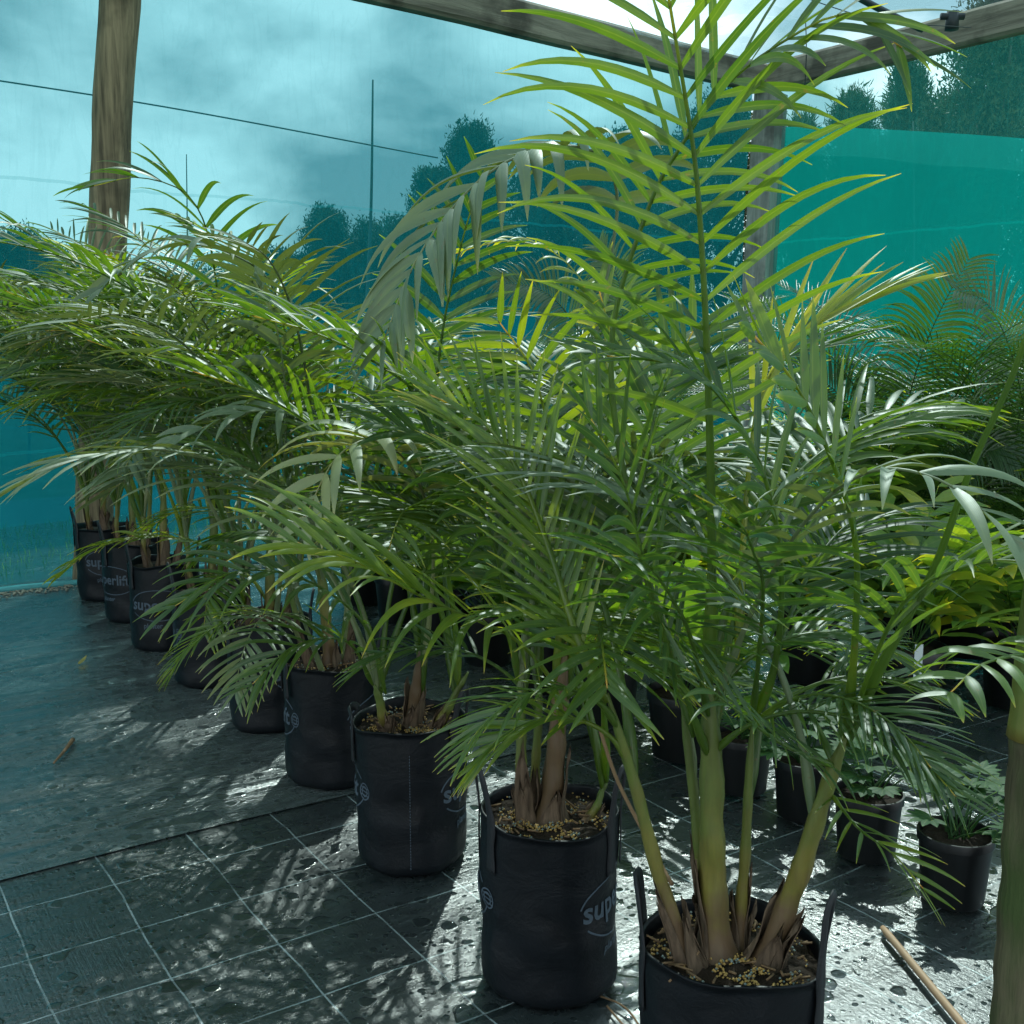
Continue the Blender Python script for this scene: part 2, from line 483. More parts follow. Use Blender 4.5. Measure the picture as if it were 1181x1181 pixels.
# ------------------------------------------------------------------ shade house
TOP = 4.30
C0 = Vector((2.77, 12.92, 0))                    # far corner of the shade house
AD = (Vector((-1.10, 9.45, 0)) - Vector((2.53, 12.7, 0))).normalized()   # along the long side, towards the left
BD = (Vector((4.73, 10.95, 0)) - Vector((3.24, 13.2, 0))).normalized()   # along the right side, towards us

def beam(name, a, b, wd, hg, mat, label):
    d = (b - a); ln_ = d.length; d.normalize()
    m_ = MB(); vs = []; fs = []; n = 24
    for i in range(n + 1):
        x = ln_ * i / n
        j = 0.012 * noise.noise(Vector((x * 0.8, wd, 3)))
        bev = 0.03
        prof = [(-wd/2 + bev, 0), (wd/2 - bev, 0), (wd/2, bev), (wd/2, hg - bev), (wd/2 - bev, hg), (-wd/2 + bev, hg), (-wd/2, hg - bev), (-wd/2, bev)]
        for (yy, zz) in prof:
            vs.append((x, yy + j, zz + j))
    for i in range(n):
        for k in range(8):
            p, q_ = i*8 + k, i*8 + (k+1) % 8
            fs.append((p, p + 8, q_ + 8, q_))
    fs.append(tuple(range(8))); fs.append(tuple(range(n*8, n*8+8))[::-1])
    m_.add(vs, fs)
    ob = m_.build(name, mat, sharp=40)
    ob.location = a; ob.rotation_euler = (0, 0, math.atan2(d.y, d.x))
    return tag(ob, label, 'beam', 'timber top beams of the shade house')
beam('timber_beam', C0 + Vector((0, 0, TOP)) - AD * 0.15, C0 + AD * 13 + Vector((0, 0, TOP)), 0.16, 0.30, BEAMX, 'long weathered timber beam crossing the top centre of the sky down to the corner post')
beam('timber_beam', C0 + Vector((0, 0, TOP)) + BD * 0.09 - AD * 0.0, C0 + BD * 8 + Vector((0, 0, TOP + 0.003)), 0.16, 0.30, BEAMX, 'weathered timber beam rising from the corner post to the top right edge')

def pole(name, a, b, r0, r1, mat, label, cat, ns=20, square=False):
    m_ = MB(); n = 30
    pts = [Vector(a).lerp(Vector(b), i / n) + Vector((0.012 * noise.noise(Vector((i * .2, r0, 0))), 0.012 * noise.noise(Vector((0, i * .2, r0))), 0)) for i in range(n + 1)]
    tube(m_, pts, lambda t: r0 + (r1 - r0) * t, 4 if square else ns, jit=0.0 if square else 0.12)
    ob = m_.build(name, mat, origin=a, sharp=40)
    return tag(ob, label, cat)
pole('timber_post', P(106, 668, 7.77), P(140, -75, 7.77), 0.128, 0.125, POLEW, 'thick round weathered timber pole standing at the far end of the palm row', 'post')
mb = MB()
pb, pt = Vector((2.70, 12.9, -0.02)), Vector((2.84, 12.92, TOP))
for dx in (0,):
    pts = [pb.lerp(pt, i / 20) for i in range(21)]
    tube(mb, pts, 0.19, 4)
cp = mb.build('timber_post', POSTG, origin=pb, smooth=False)
tag(cp, 'pale grey square corner post under the joint of the two beams', 'post')

# net panels: sagging sheets
def net_panel(name, a, b, zb, zt, mat, label, sag=0.05, nx=60, ny=16, off=0.0, topf=None, ruffle=0.04, cat='shade net', thick=None):
    m_ = MB(); d = (b - a); nrm = Vector((-d.y, d.x, 0)).normalized()
    vs = []; fs = []
    for j in range(ny + 1):
        for i in range(nx + 1):
            t = i / nx
            zt_ = topf(t) if topf else zt
            z = zb + (zt_ - zb) * j / ny
            p = a + d * t + nrm * (off + ruffle * noise.noise(Vector((t * d.length * 0.9, z * 0.5, 7))) - sag * math.sin(math.pi * j / ny))
            if not topf: z -= 0.05 * math.sin(math.pi * t) * (j / ny)
            vs.append((p.x, p.y, z))
    for j in range(ny):
        for i in range(nx):
            q_ = j * (nx + 1) + i
            fs.append((q_, q_ + 1, q_ + nx + 2, q_ + nx + 1))
    m_.add(vs, fs)
    ob = m_.build(name, mat, origin=a)
    return tag(ob, label, cat)
outA = Vector((AD.y, -AD.x, 0)); outA = outA if outA.y > 0 else -outA
outB = Vector((BD.y, -BD.x, 0)); outB = outB if outB.x > 0 else -outB
oA, oB = outA * 0.16, outB * 0.16
net_panel('shade_net', C0 + oA, C0 + AD * 13 + oA, 0.0, TOP + 0.28, NET, 'teal shade net wall stretched behind the thick round pole on the left')
net_panel('shade_net', C0 + oB, C0 + BD * 9 + oB, 0.0, TOP + 0.28, NETB, 'pale upper shade net wall under the right hand beam')
net_panel('windbreak_net', C0 + oB * 2.2 - BD * 0.1, C0 + BD * 9 + oB * 2.2, 0.0, 3.5, NETG, 'bright green teal windbreak net with a sloping top behind the dark cycads',
          topf=lambda t: 4.0 - 1.9 * t ** 1.15)
wa = C0 + outA * 2.6 - AD * 3.0
net_panel('windbreak_net', wa, wa + AD * 21, 0.0, 2.1, NETD, 'low dark blue windbreak net standing on the grass outside the shade house', topf=lambda t: 2.05 + 0.08 * math.sin(t * 15))
# roof net
mb = MB(); vs = []; fs = []
nx, ny = 40, 40
for j in range(ny + 1):
    for i in range(nx + 1):
        p = C0 + AD * (13 * i / nx) + BD * (13.5 * j / ny)
        z = TOP + 0.31 - 0.07 * abs(math.sin(math.pi * i / nx * 4)) + 0.02 * noise.noise(Vector((i * .6, j * .6, 0)))
        vs.append((p.x, p.y, z))
for j in range(ny):
    for i in range(nx):
        q_ = j * (nx + 1) + i
        fs.append((q_, q_ + 1, q_ + nx + 2, q_ + nx + 1))
mb.add(vs, fs)
tag(mb.build('roof_net', ROOFN, origin=C0), 'thin pale shade net roof stretched over the beams', 'shade net')

def wire(name, pts, r, mat, label, cat, ns=6):
    m_ = MB(); q_, _ = spline(pts, 24)
    tube(m_, q_, r, ns)
    return tag(m_.build(name, mat, origin=q_[0]), label, cat)
# items of the roof and beyond
wire('power_line', [P(-60, 84, 16), P(200, 125, 17), P(505, 182, 18)], 0.012, WIRE, 'thin dark cable sloping across the left sky outside the net', 'cable')
wire('roof_wire', [P(830, -40, 8.5), P(1000, 20, 9.4), P(1120, 32, 10.1)], 0.004, WIRE, 'thin wire reaching the knob on the right hand beam', 'wire')
wire('irrigation_pipe', [P(960, -20, 9.2), P(1010, 8, 9.6), P(1063, 34, 10.0)], 0.028, WIRE, 'short black irrigation pipe ending above the right hand beam', 'pipe')
mb = MB()
c_ = P(1098, 26, 10.25)
tube(mb, [c_ + Vector((0, 0, -0.06)), c_ + Vector((0, 0, 0.02)), c_ + Vector((0, 0, 0.09))], lambda t: 0.06 - 0.01 * t, 10)
tube(mb, [c_ + Vector((-0.1, 0, 0.05)), c_ + Vector((0.1, 0, 0.05))], 0.03, 8)
tag(mb.build('wire_knob', WIRE, origin=c_), 'small dark knob holding wires on top of the right hand beam', 'fitting')
wire('hanging_string', [P(929, 20, 11), P(930, 60, 11), P(928, 104, 11.2)], 0.005, WIRE, 'thin string hanging beside the beam joint', 'string')

def rod(x0, y0, x1, y1, Y, r, label, split=None):
    e = empty('tall_rod', P(x0, y0, Y)); tag(e, label, 'rod')
    a, b = P(x0, y0, Y), P(x1, y1, Y)
    lo = MB(); mid = a.lerp(b, 0.42)
    q1, _ = spline([a, a.lerp(b, .2) + Vector((.01, 0, 0)), mid], 10)
    tube(lo, q1, r, 8); o1 = lo.build('lower_tube', BAMB, origin=a); o1.parent = e; o1.location = (0, 0, 0)
    hi = MB(); q2, _ = spline([mid - (b - a) * 0.02, a.lerp(b, .7) + Vector((.02, 0, 0)), b], 10)
    tube(hi, q2, lambda t: r * 0.75 * (1 - 0.6 * t), 8); o2 = hi.build('upper_rod', BAMB, origin=a); o2.parent = e; o2.location = (0, 0, 0)
def ground_y(Y): return 590.5 + 1300 * math.tan(math.atan(CAM_H / Y) - PITCH)
rod(417, ground_y(13), 430, 92, 13, 0.032, 'tallest two piece rod standing outside the net left of centre')
rod(212, ground_y(14), 215, 178, 14, 0.018, 'thin rod behind the palms between the round pole and the tallest rod')
rod(33, ground_y(14), 33, 255, 14, 0.018, 'thin short rod near the left edge outside the net')
rod(1052, ground_y(16), 1053, 140, 16, 0.02, 'thin rod seen through the pale net on the right')

# ------------------------------------------------------------------ trees outside
BARK = simple('tree_bark', (0.14, 0.11, 0.08), 0.9, 0.2)
def tree_leaf():
    q = NT('tree_foliage')
    at = q.n('ShaderNodeAttribute', attribute_name='leaf')
    sp = q.n('ShaderNodeSeparateColor', {0: at.outputs['Color']})
    col = q.ramp(sp.outputs[0], [(0.0, (0.02, 0.04, 0.018)), (0.5, (0.045, 0.08, 0.03)), (1.0, (0.09, 0.13, 0.05))])
    b = q.bsdf(color=col, rough=0.6, spec=0.3)
    t = q.n('ShaderNodeBsdfTranslucent', {'Color': col}).outputs[0]
    return q.done(q.n('ShaderNodeMixShader', {0: 0.25, 1: b, 2: t}).outputs[0])
TLEAF = tree_leaf()
def tree(x, y, h, rw, seed, label, kind='bushy', clumps=150):
    rng = np.random.RandomState(seed); rd = random.Random(seed)
    e = empty('pine_tree' if kind == 'pine' else 'bushy_tree', (x, y, -0.012)); tag(e, label, 'tree', 'trees beyond the shade house')
    tk = MB()
    q_, _ = spline([Vector((0, 0, 0)), Vector((rd.uniform(-.15, .15), 0, h * .4)), Vector((rd.uniform(-.25, .25), 0, h * .93))], 14)
    tube(tk, q_, lambda t: 0.035 * h * (1 - 0.9 * t) + 0.01, 8, jit=0.2)
    centers = []
    clumps = int(clumps * 1.9)
    for i in range(clumps):
        t = rd.random() ** (0.8 if kind == 'bushy' else 0.9)
        z = h * (0.12 + 0.88 * t)
        if kind == 'pine': rr = rw * (1.02 - t) ** 0.8 * rd.uniform(0.45, 1.12)
        else: rr = rw * math.sqrt(max(0.03, 1 - (2 * t - 0.75) ** 2 / 1.6)) * rd.uniform(0.35, 1.0) * (1 + .35 * math.sin(5 * t + seed))
        a = rd.uniform(0, 6.283)
        c = Vector((math.cos(a) * rr, math.sin(a) * rr, z + rd.uniform(-.2, .2)))
        centers.append(c)
        if i % 7 == 0:
            s = q_[int(min(13, max(2, t * 12)))]
            qq, _ = spline([s, (s + c) / 2 + Vector((0, 0, 0.1 * rr)), c], 5)
            tube(tk, qq, lambda t_: 0.05 * (1 - .8 * t_) * h / 6, 5)
    t_ = tk.build('trunk', BARK, e)
    per = 120
    cs = np.array([tuple(c) for c in centers])
    cc = np.repeat(cs, per, axis=0)
    size = 0.12 * rw + 0.15
    off = rng.normal(size=(len(cc), 3)); off *= (size * rng.uniform(.1, 1, len(cc)) ** .5 / np.linalg.norm(off, axis=1))[:, None]; off *= np.where(rng.uniform(0, 1, len(cc)) < .16, 1.45, 1.0)[:, None]; off *= np.array([1, 1, .9])
    pos = cc + off
    d = rng.normal(size=(len(cc), 3)); d[:, 2] = np.abs(d[:, 2]) * 1.3 + 0.3
    d += off * 1.5
    d /= np.linalg.norm(d, axis=1)[:, None]
    s = np.cross(d, rng.normal(size=(len(cc), 3))); s /= np.linalg.norm(s, axis=1)[:, None]
    ln_ = rng.uniform(0.045, 0.11, len(cc))[:, None] * (1.7 if kind == 'pine' else 1.0); wd = rng.uniform(0.010, 0.026, len(cc))[:, None] * (0.7 if kind == 'pine' else 1.0)
    A = pos - s * wd; B = pos + s * wd; Cc = pos + d * ln_ + s * wd * .3; D = pos + d * ln_ - s * wd * .3
    V = np.stack([A, B, Cc, D], 1).reshape(-1, 3)
    n = len(cc)
    me = bpy.data.meshes.new('crown')
    me.vertices.add(4 * n); me.vertices.foreach_set('co', V.ravel())
    me.loops.add(4 * n); me.loops.foreach_set('vertex_index', np.arange(4 * n))
    me.polygons.add(n); me.polygons.foreach_set('loop_start', np.arange(0, 4 * n, 4)); me.polygons.foreach_set('loop_total', np.full(n, 4))
    me.materials.append(TLEAF); me.update(calc_edges=True)
    a = me.color_attributes.new('leaf', 'FLOAT_COLOR', 'POINT')
    tone = np.repeat(np.clip(np.repeat(rng.uniform(0, 1, len(cs)), per) * .6 + rng.uniform(0, .4, n), 0, 1), 4)
    a.data.foreach_set('color', np.stack([tone] * 4, 1).astype(np.float32).ravel())
    link(bpy.data.objects.new('crown', me), e)
def T(px, topy, Y, rw, seed, label, kind='bushy', clumps=150):
    p = P(px, topy, Y)
    tree(p.x, Y, p.z, rw, seed, label, kind, clumps)
T(543, 158, 24, 1.05, 1, 'tall bushy tree just left of the arching silver frond', 'bushy', 190)
T(500, 205, 26, 0.75, 2, 'lower tree on the left flank of the tall bushy tree')
T(650, 190, 25, 1.9, 3, 'broad tree between the tall bushy tree and the tall palm', 'bushy', 190)
T(735, 165, 24, 1.7, 4, 'dense tree behind the tall central palm frond', 'bushy', 190)
T(835, 120, 26, 1.7, 5, 'tree rising just left of the grey corner post', 'bushy', 190)
T(465, 262, 31, 1.5, 16, 'low tree between the tallest rod and the tall bushy tree')
T(425, 268, 32, 1.5, 6, 'low hazy tree right behind the tallest rod')
T(378, 250, 30, 1.3, 7, 'low feathery tree just left of the tallest rod')
T(325, 300, 31, 1.6, 17, 'lowest tree of the skyline left of the tallest rod')
T(20, 278, 30, 1.6, 8, 'rounded tree on the skyline at the left edge')
T(80, 305, 30, 1.7, 9, 'low tree on the skyline just left of the round pole')
T(250, 318, 34, 3.0, 10, 'wide low tree behind the left palms')
T(925, 150, 22, 1.0, 11, 'thin feathery pine just right of the corner post', 'pine', 120)
T(985, 118, 23, 1.3, 12, 'feathery pine under the right hand beam', 'pine', 150)
T(1048, 82, 22, 1.2, 13, 'slim feathery pine left of the darkest right tree', 'pine', 150)
T(1165, 0, 20, 1.6, 14, 'darkest tall tree at the top right corner', 'bushy', 260)
T(1105, 118, 21, 1.1, 15, 'small tree in front of the darkest tall tree')

# ------------------------------------------------------------------ plant parts
def blade(mb, p, d, B, L_, W, g, k=7, fold=0.22, tone=0.3, prof=None, m=0, twist=0.0):
    vs = []; cs = []
    p = p.copy(); d = d.normalized()
    st = L_ / k
    rnd = random.random()
    for j in range(k + 1):
        s = j / k
        if prof == 'ovate': wd = W * (math.sin(math.pi * min(1, s ** 0.75 * 0.97 + 0.03)) ** 0.8)
        elif prof == 'heart': wd = W * (math.sin(math.pi * min(1, (s * 0.86 + 0.14) ** 0.62)) ** 0.75)
        else: wd = W * .88 * min(1.0, 0.42 + 2.6 * s) * (1 - s ** 2.6) ** 0.9
        wd = max(wd, 0.0008)
        B = (B - d * B.dot(d))
        if B.length < 1e-5: B = d.cross(Vector((0, 0, 1)))
        B.normalize()
        N = d.cross(B)
        tn = tone
        vs += [p - B * (wd / 2), p - N * (fold * wd), p + B * (wd / 2)]
        cs += [(tn, 0.0, s, rnd), (tn, 0.5, s, rnd), (tn, 1.0, s, rnd)]
        p = p + d * st
        d = d + Vector((0, 0, -1)) * (g * st * (0.35 + 1.5 * s))
        d.normalize()
        if twist: B = B + N * (twist / k)
    fs = []
    for j in range(k):
        a = j * 3
        fs += [(a, a + 1, a + 4, a + 3), (a + 1, a + 2, a + 5, a + 4)]
    mb.add(vs, fs, cs, m)

def frond_mesh(pts, L_=0.34, W=0.028, n=22, t0=0.35, N=(0, 0, 1), droop=2.2, phi=(62, 28), tone=0.3, rad=0.009, vee=0.15, k=7, rd=None, jit=1.0, endl=0.45, startl=0.7, missing=0.03):
    rd = rd or random
    mb = MB()
    q_, tot = spline(pts, 44)
    tube(mb, q_, lambda t: rad * (1.0 - 0.82 * t) * (.55 + .45 * min(1, t * 14)) + (rad * 0.5 * max(0, 1 - abs(t - .09) * 11)), 6, tone=(min(1, tone * .5 + .34), min(1, tone * .5 + .30)))
    N = Vector(N)
    for i in range(n):
        s = i / (n - 1)
        t = t0 + (0.995 - t0) * (s ** 0.93)
        ii = min(43, int(t * 44)); fr = t * 44 - ii
        pos = q_[ii].lerp(q_[ii + 1], fr)
        Tn = (q_[min(44, ii + 1)] - q_[max(0, ii - 1)]).normalized()
        S, Nn = frame_axes(Tn, N)
        for sd in (-1, 1):
            if rd.random() < missing: continue
            ph = R(phi[0] + (phi[1] - phi[0]) * s + rd.uniform(-5, 5) * jit)
            env = (startl + (1 - startl) * min(1, s / 0.3)) * (1 if s < 0.5 else 1 - (1 - endl) * ((s - 0.5) / 0.5) ** 1.5)
            ln_ = L_ * env * rd.uniform(0.88, 1.08)
            d = Tn * math.cos(ph) + S * (sd * math.sin(ph)) + Nn * (vee + rd.uniform(-.12, .12) * jit)
            B = Tn - d * Tn.dot(d)
            B = B + Nn * rd.uniform(-.35, .35) * jit
            blade(mb, pos, d, B, ln_, W * (0.72 + 0.28 * env) * rd.uniform(.88, 1.08), droop * rd.uniform(.65, 1.3), k, 0.2,
                  min(1, max(0, tone + rd.uniform(-.09, .09))), twist=rd.uniform(-.5, .5) * jit)
    return mb

def auto_path(base, az, length, e0, e1, rd, bend=1.3):
    """frond axis that leaves base at elevation e0 and ends at elevation e1"""
    pts = [Vector(base)]; n = 9
    p = Vector(base)
    for i in range(n):
        s = (i + 0.5) / n
        e = e0 + (e1 - e0) * s ** bend
        a = az + 0.25 * s * math.sin(az * 3 + length)
        p = p + Vector((math.cos(a) * math.cos(e), math.sin(a) * math.cos(e), math.sin(e))) * (length / n)
        pts.append(p.copy())
    return pts

# ------------------------------------------------------------------ grow bags
BAGH = 0.47; BAGR = 0.182
def bag_r(th, z, s):
    zz = z / BAGH
    r = BAGR * (1.0 + 0.012 * math.sin(2 * th + s) + 0.010 * math.sin(3 * th + 2.1 * s + 3 * zz) + 0.006 * math.sin(9 * th + 6 * zz + s))
    r *= 0.985 + 0.02 * zz
    if zz < 0.06: r *= 1 - 0.07 * (1 - zz / 0.06) ** 2
    r += 0.0035 * math.sin(zz * 17 + 2 * math.sin(th * 2 + s)) * math.exp(-((zz - 0.35) / 0.25) ** 2)
    v = Vector((math.cos(th) * 1.6 + s * 3, math.sin(th) * 1.6, zz * 2.4))
    r += 0.009 * noise.noise(v) + 0.004 * abs(noise.noise(v * 3.1))
    return r
def rim_z(th, s): return BAGH + 0.006 * math.sin(2 * th + s * 2) + 0.004 * math.sin(5 * th + s)
def bag_mesh(s):
    mb = MB(); nt_, nz_ = 72, 26
    vs = []; fs = []
    for j in range(nz_ + 1):
        for i in range(nt_):
            th = 2 * math.pi * i / nt_
            z = rim_z(th, s) * j / nz_
            r = bag_r(th, z, s)
            vs.append((math.cos(th) * r, math.sin(th) * r, z))
    # folded hem and inner wall
    for (dr, dz) in ((0.003, -0.002), (-0.003, 0.003), (-0.007, -0.006), (-0.009, -0.045), (-0.009, -0.12)):
        for i in range(nt_):
            th = 2 * math.pi * i / nt_
            r = bag_r(th, BAGH, s) + dr
            vs.append((math.cos(th) * r, math.sin(th) * r, rim_z(th, s) + dz))
    rows = nz_ + 6
    for j in range(rows - 1):
        for i in range(nt_):
            a = j * nt_ + i; b = j * nt_ + (i + 1) % nt_
            fs.append((a, b, b + nt_, a + nt_))
    fs.append(tuple(range(nt_))[::-1])
    mb.add(vs, fs)
    return mb
def soil_mesh(rad, z, s, amp=0.012):
    mb = MB(); vs = [(0, 0, z + 0.01)]; fs = []; rings = 14; ns = 48
    for j in range(1, rings + 1):
        for i in range(ns):
            th = 2 * math.pi * i / ns; r = rad * j / rings
            x, y = math.cos(th) * r, math.sin(th) * r
            vs.append((x, y, z + amp * noise.noise(Vector((x * 28, y * 28, s))) + 0.5 * amp * noise.noise(Vector((x * 80, y * 80, s))) + 0.008 * (1 - (j / rings) ** 2)))
    for i in range(ns): fs.append((0, 1 + i, 1 + (i + 1) % ns))
    for j in range(rings - 1):
        for i in range(ns):
            a = 1 + j * ns + i; b = 1 + j * ns + (i + 1) % ns
            fs.append((a, a + ns, b + ns, b))
    mb.add(vs, fs)
    return mb
OCT = [(1,0,0),(-1,0,0),(0,1,0),(0,-1,0),(0,0,1),(0,0,-1)]
OCF = [(0,2,4),(2,1,4),(1,3,4),(3,0,4),(2,0,5),(1,2,5),(3,1,5),(0,3,5)]
def prills(rad, z, n, rd, bias=(0, -0.05)):
    mb = MB()
    for i in range(n):
        if rd.random() < .55:
            x = rd.gauss(bias[0], rad * .42); y = rd.gauss(bias[1], rad * .38)
        else:
            a = rd.uniform(0, 6.28); q_ = rad * math.sqrt(rd.random()); x, y = math.cos(a) * q_, math.sin(a) * q_
        if math.hypot(x, y) > rad * .96: continue
        r = rd.uniform(.0022, .0042)
        if noise.noise(Vector((x * 22, y * 22, rad * 40 + n * .01))) < -.05 + .15 * rd.random(): continue
        c = Vector((x, y, z + .013 + rd.uniform(-.002, .006)))
        mb.add([c + Vector(o) * r for o in OCT], OCF, None, 1 if rd.random() < .22 else 0)
    for i in range(n // 45):
        a = rd.uniform(0, 6.28); q_ = rad * .9 * math.sqrt(rd.random()); c = Vector((math.cos(a) * q_, math.sin(a) * q_, z + .018))
        d = Vector((rd.uniform(-1, 1), rd.uniform(-1, 1), rd.uniform(-.1, .3))).normalized()
        tube(mb, [c, c + d * rd.uniform(.012, .04)], lambda t: .0028, 4, m=2)
    return mb

def text_mesh(body, size):
    cu = bpy.data.curves.new('t', 'FONT'); cu.body = body; cu.size = size; cu.offset = size * 0.022
    cu.resolution_u = 3
    ob = bpy.data.objects.new('t', cu); COL.objects.link(ob)
    bpy.context.view_layer.update()
    dg = bpy.context.evaluated_depsgraph_get()
    me = bpy.data.meshes.new_from_object(ob.evaluated_get(dg))
    V = [v.co.copy() for v in me.vertices]; F = [tuple(p.vertices) for p in me.polygons]
    bpy.data.objects.remove(ob); bpy.data.curves.remove(cu); bpy.data.meshes.remove(me)
    return V, F
TXT1 = text_mesh('superlift', 0.085)
TXT2 = text_mesh('planter', 0.036)
def print_mesh(th0, s):
    """logo, ring and small line of lettering following the bag's surface from angle th0 to the right"""
    mb = MB()
    def put(x, z):
        th = th0 + x / BAGR
        r = bag_r(th, z, s) + 0.0016
        return (math.cos(th) * r, math.sin(th) * r, z)
    w1 = max(v.x for v in TXT1[0])
    for (V, F), ox, oz in ((TXT1, 0, 0.235), (TXT2, 0.07, 0.135)):
        mb.add([put(v.x + ox, v.y + oz) for v in V], F)
    # round emblem of thin rings and bars
    ex, ez, er = w1 + 0.038, 0.262, 0.026
    def strip(pts, wd):
        vs = []
        for i, (x, z) in enumerate(pts):
            x2, z2 = pts[min(i + 1, len(pts) - 1)]; x1, z1 = pts[max(i - 1, 0)]
            dx, dz = x2 - x1, z2 - z1; q_ = math.hypot(dx, dz) or 1
            vs += [put(x - dz / q_ * wd, z + dx / q_ * wd), put(x + dz / q_ * wd, z - dx / q_ * wd)]
        mb.add(vs, [(2*i, 2*i+1, 2*i+3, 2*i+2) for i in range(len(pts) - 1)])
    for rr in (er, er * .6):
        strip([(ex + rr * math.cos(a * math.pi / 12), ez + rr * math.sin(a * math.pi / 12)) for a in range(25)], 0.0022)
    for zz in (-.012, 0, .012): strip([(ex - er * .85 + i * er * 1.7 / 6, ez + zz) for i in range(7)], 0.0018)
    cx, cz = w1 * 0.55, 0.258
    A_, B_ = w1 * 0.58, 0.085
    for a0, a1 in ((170, 28), (-12, -150)):
        strip([(cx + A_ * math.cos(R(a0 + (a1 - a0) * i / 40)), cz + B_ * math.sin(R(a0 + (a1 - a0) * i / 40))) for i in range(41)], 0.0024)
    return mb

def handle_mesh(th, s, up=0.15, spread=0.30, lean=0.02, width=0.032):
    """webbing strap: two ends stitched down the bag's side, loop standing above the rim"""
    mb = MB(); path = []
    for sd in (-1, 1):
        a = th + sd * spread
        rr = bag_r(a, BAGH, s) + 0.0035
        path.append([Vector((math.cos(a) * (rr), math.sin(a) * (rr), BAGH - .13)), Vector((math.cos(a) * (rr + .001), math.sin(a) * (rr + .001), BAGH - .05)), Vector((math.cos(a) * (rr), math.sin(a) * (rr), BAGH + .01))])
    rr = BAGR + lean
    m0 = Vector((math.cos(th - spread * .62) * (rr), math.sin(th - spread * .62) * rr, BAGH + up * .8))
    m1_ = Vector((math.cos(th) * (rr + lean * .3), math.sin(th) * (rr + lean * .3), BAGH + up))
    m2_ = Vector((math.cos(th + spread * .62) * (rr), math.sin(th + spread * .62) * rr, BAGH + up * .75))
    pts = path[0] + [m0, m1_, m2_] + path[1][::-1]
    q_, _ = spline(pts, 48)
    rad = Vector((math.cos(th), math.sin(th), 0))
    vs = []; fs = []
    n = len(q_)
    for i, p in enumerate(q_):
        Tn = (q_[min(i + 1, n - 1)] - q_[max(i - 1, 0)]).normalized()
        out_ = Vector((p.x, p.y, 0)).normalized()
        out_ = (out_ - Tn * out_.dot(Tn)).normalized()
        sd = Tn.cross(out_).normalized()
        wv = width * (0.5 + 0.05 * math.sin(i * .7))
        # inside the loop the strap folds lengthwise
        f = max(0, 1 - abs(i / (n - 1) - .5) / .33)
        cup = 0.006 * f
        wv *= (1 - .3 * f)
        th_ = .0016
        vs += [p - sd * wv + out_ * th_, p + out_ * (th_ + cup), p + sd * wv + out_ * th_, p + sd * wv - out_ * th_, p + out_ * (cup - th_), p - sd * wv - out_ * th_]
    for i in range(n - 1):
        for k in range(6):
            a = i * 6 + k; b = i * 6 + (k + 1) % 6
            fs.append((a, b, b + 6, a + 6))
    fs.append((5, 4, 3, 2, 1, 0)); fs.append(tuple((n - 1) * 6 + k for k in range(6)))
    mb.add(vs, fs)
    return mb

def local(mb_, e):
    """turn world coordinates into the empty's own"""
    o = e.location
    mb_.v = [(x - o.x, y - o.y, z - o.z) for x, y, z in mb_.v]
    return mb_

def sheath_strips(e, path, rad, rd, n=3, hmax=.2):
    """dry brown sheaths wrapped round the stem's foot, loose and ragged at the top"""
    step = (path[1] - path[0]).length
    for i in range(n):
        mb = MB(); a = rd.uniform(0, 6.28); wdt = rd.uniform(.7, 1.5); hh = hmax * rd.uniform(.3, 1.15)
        rows = max(5, min(len(path) - 2, int(hh / step * 1.0))); nk = 9
        flare = rd.uniform(.002, .013); vs = []
        for side in (0, 1):
            for j in range(rows + 1):
                s_ = j / rows
                c = path[0].lerp(path[-1], 0) if j == 0 else path[j]
                T_ = (path[j + 1] - path[j]).normalized(); S_, N_ = frame_axes(T_, Vector((0.1, -1, .2)))
                half = wdt * (1 - s_ ** 2.2 * .92) * .9
                for k_ in range(nk):
                    u_ = (k_ / (nk - 1) * 2 - 1)
                    an = a + u_ * half + .25 * s_ * math.sin(i * 2.1)
                    rr = rad(j / (len(path) - 1)) * 1.06 + .002 * i + flare * s_ ** 3 + .0025 * noise.noise(Vector((u_ * 4, s_ * 3, a * 5))) + .004 * abs(u_) ** 3 - side * .0022
                    vs.append(c + S_ * (math.cos(an) * rr) + N_ * (math.sin(an) * rr) + T_ * (.045 * s_ ** 2 * noise.noise(Vector((u_ * 9, a * 3, 0)))))
        fs = []; off = (rows + 1) * nk
        for j in range(rows):
            for k_ in range(nk - 1):
                x_ = j * nk + k_
                fs.append((x_, x_ + 1, x_ + nk + 1, x_ + nk)); fs.append((x_ + off, x_ + nk + off, x_ + nk + 1 + off, x_ + 1 + off))
            for x_ in (j * nk, j * nk + nk - 1):
                fs.append((x_, x_ + nk, x_ + nk + off, x_ + off))
        for k_ in range(nk - 1):
            x_ = rows * nk + k_; fs.append((x_, x_ + 1, x_ + 1 + off, x_ + off))
        mb.add(vs, fs)
        local(mb, e).build('sheath', SHEATH, e)

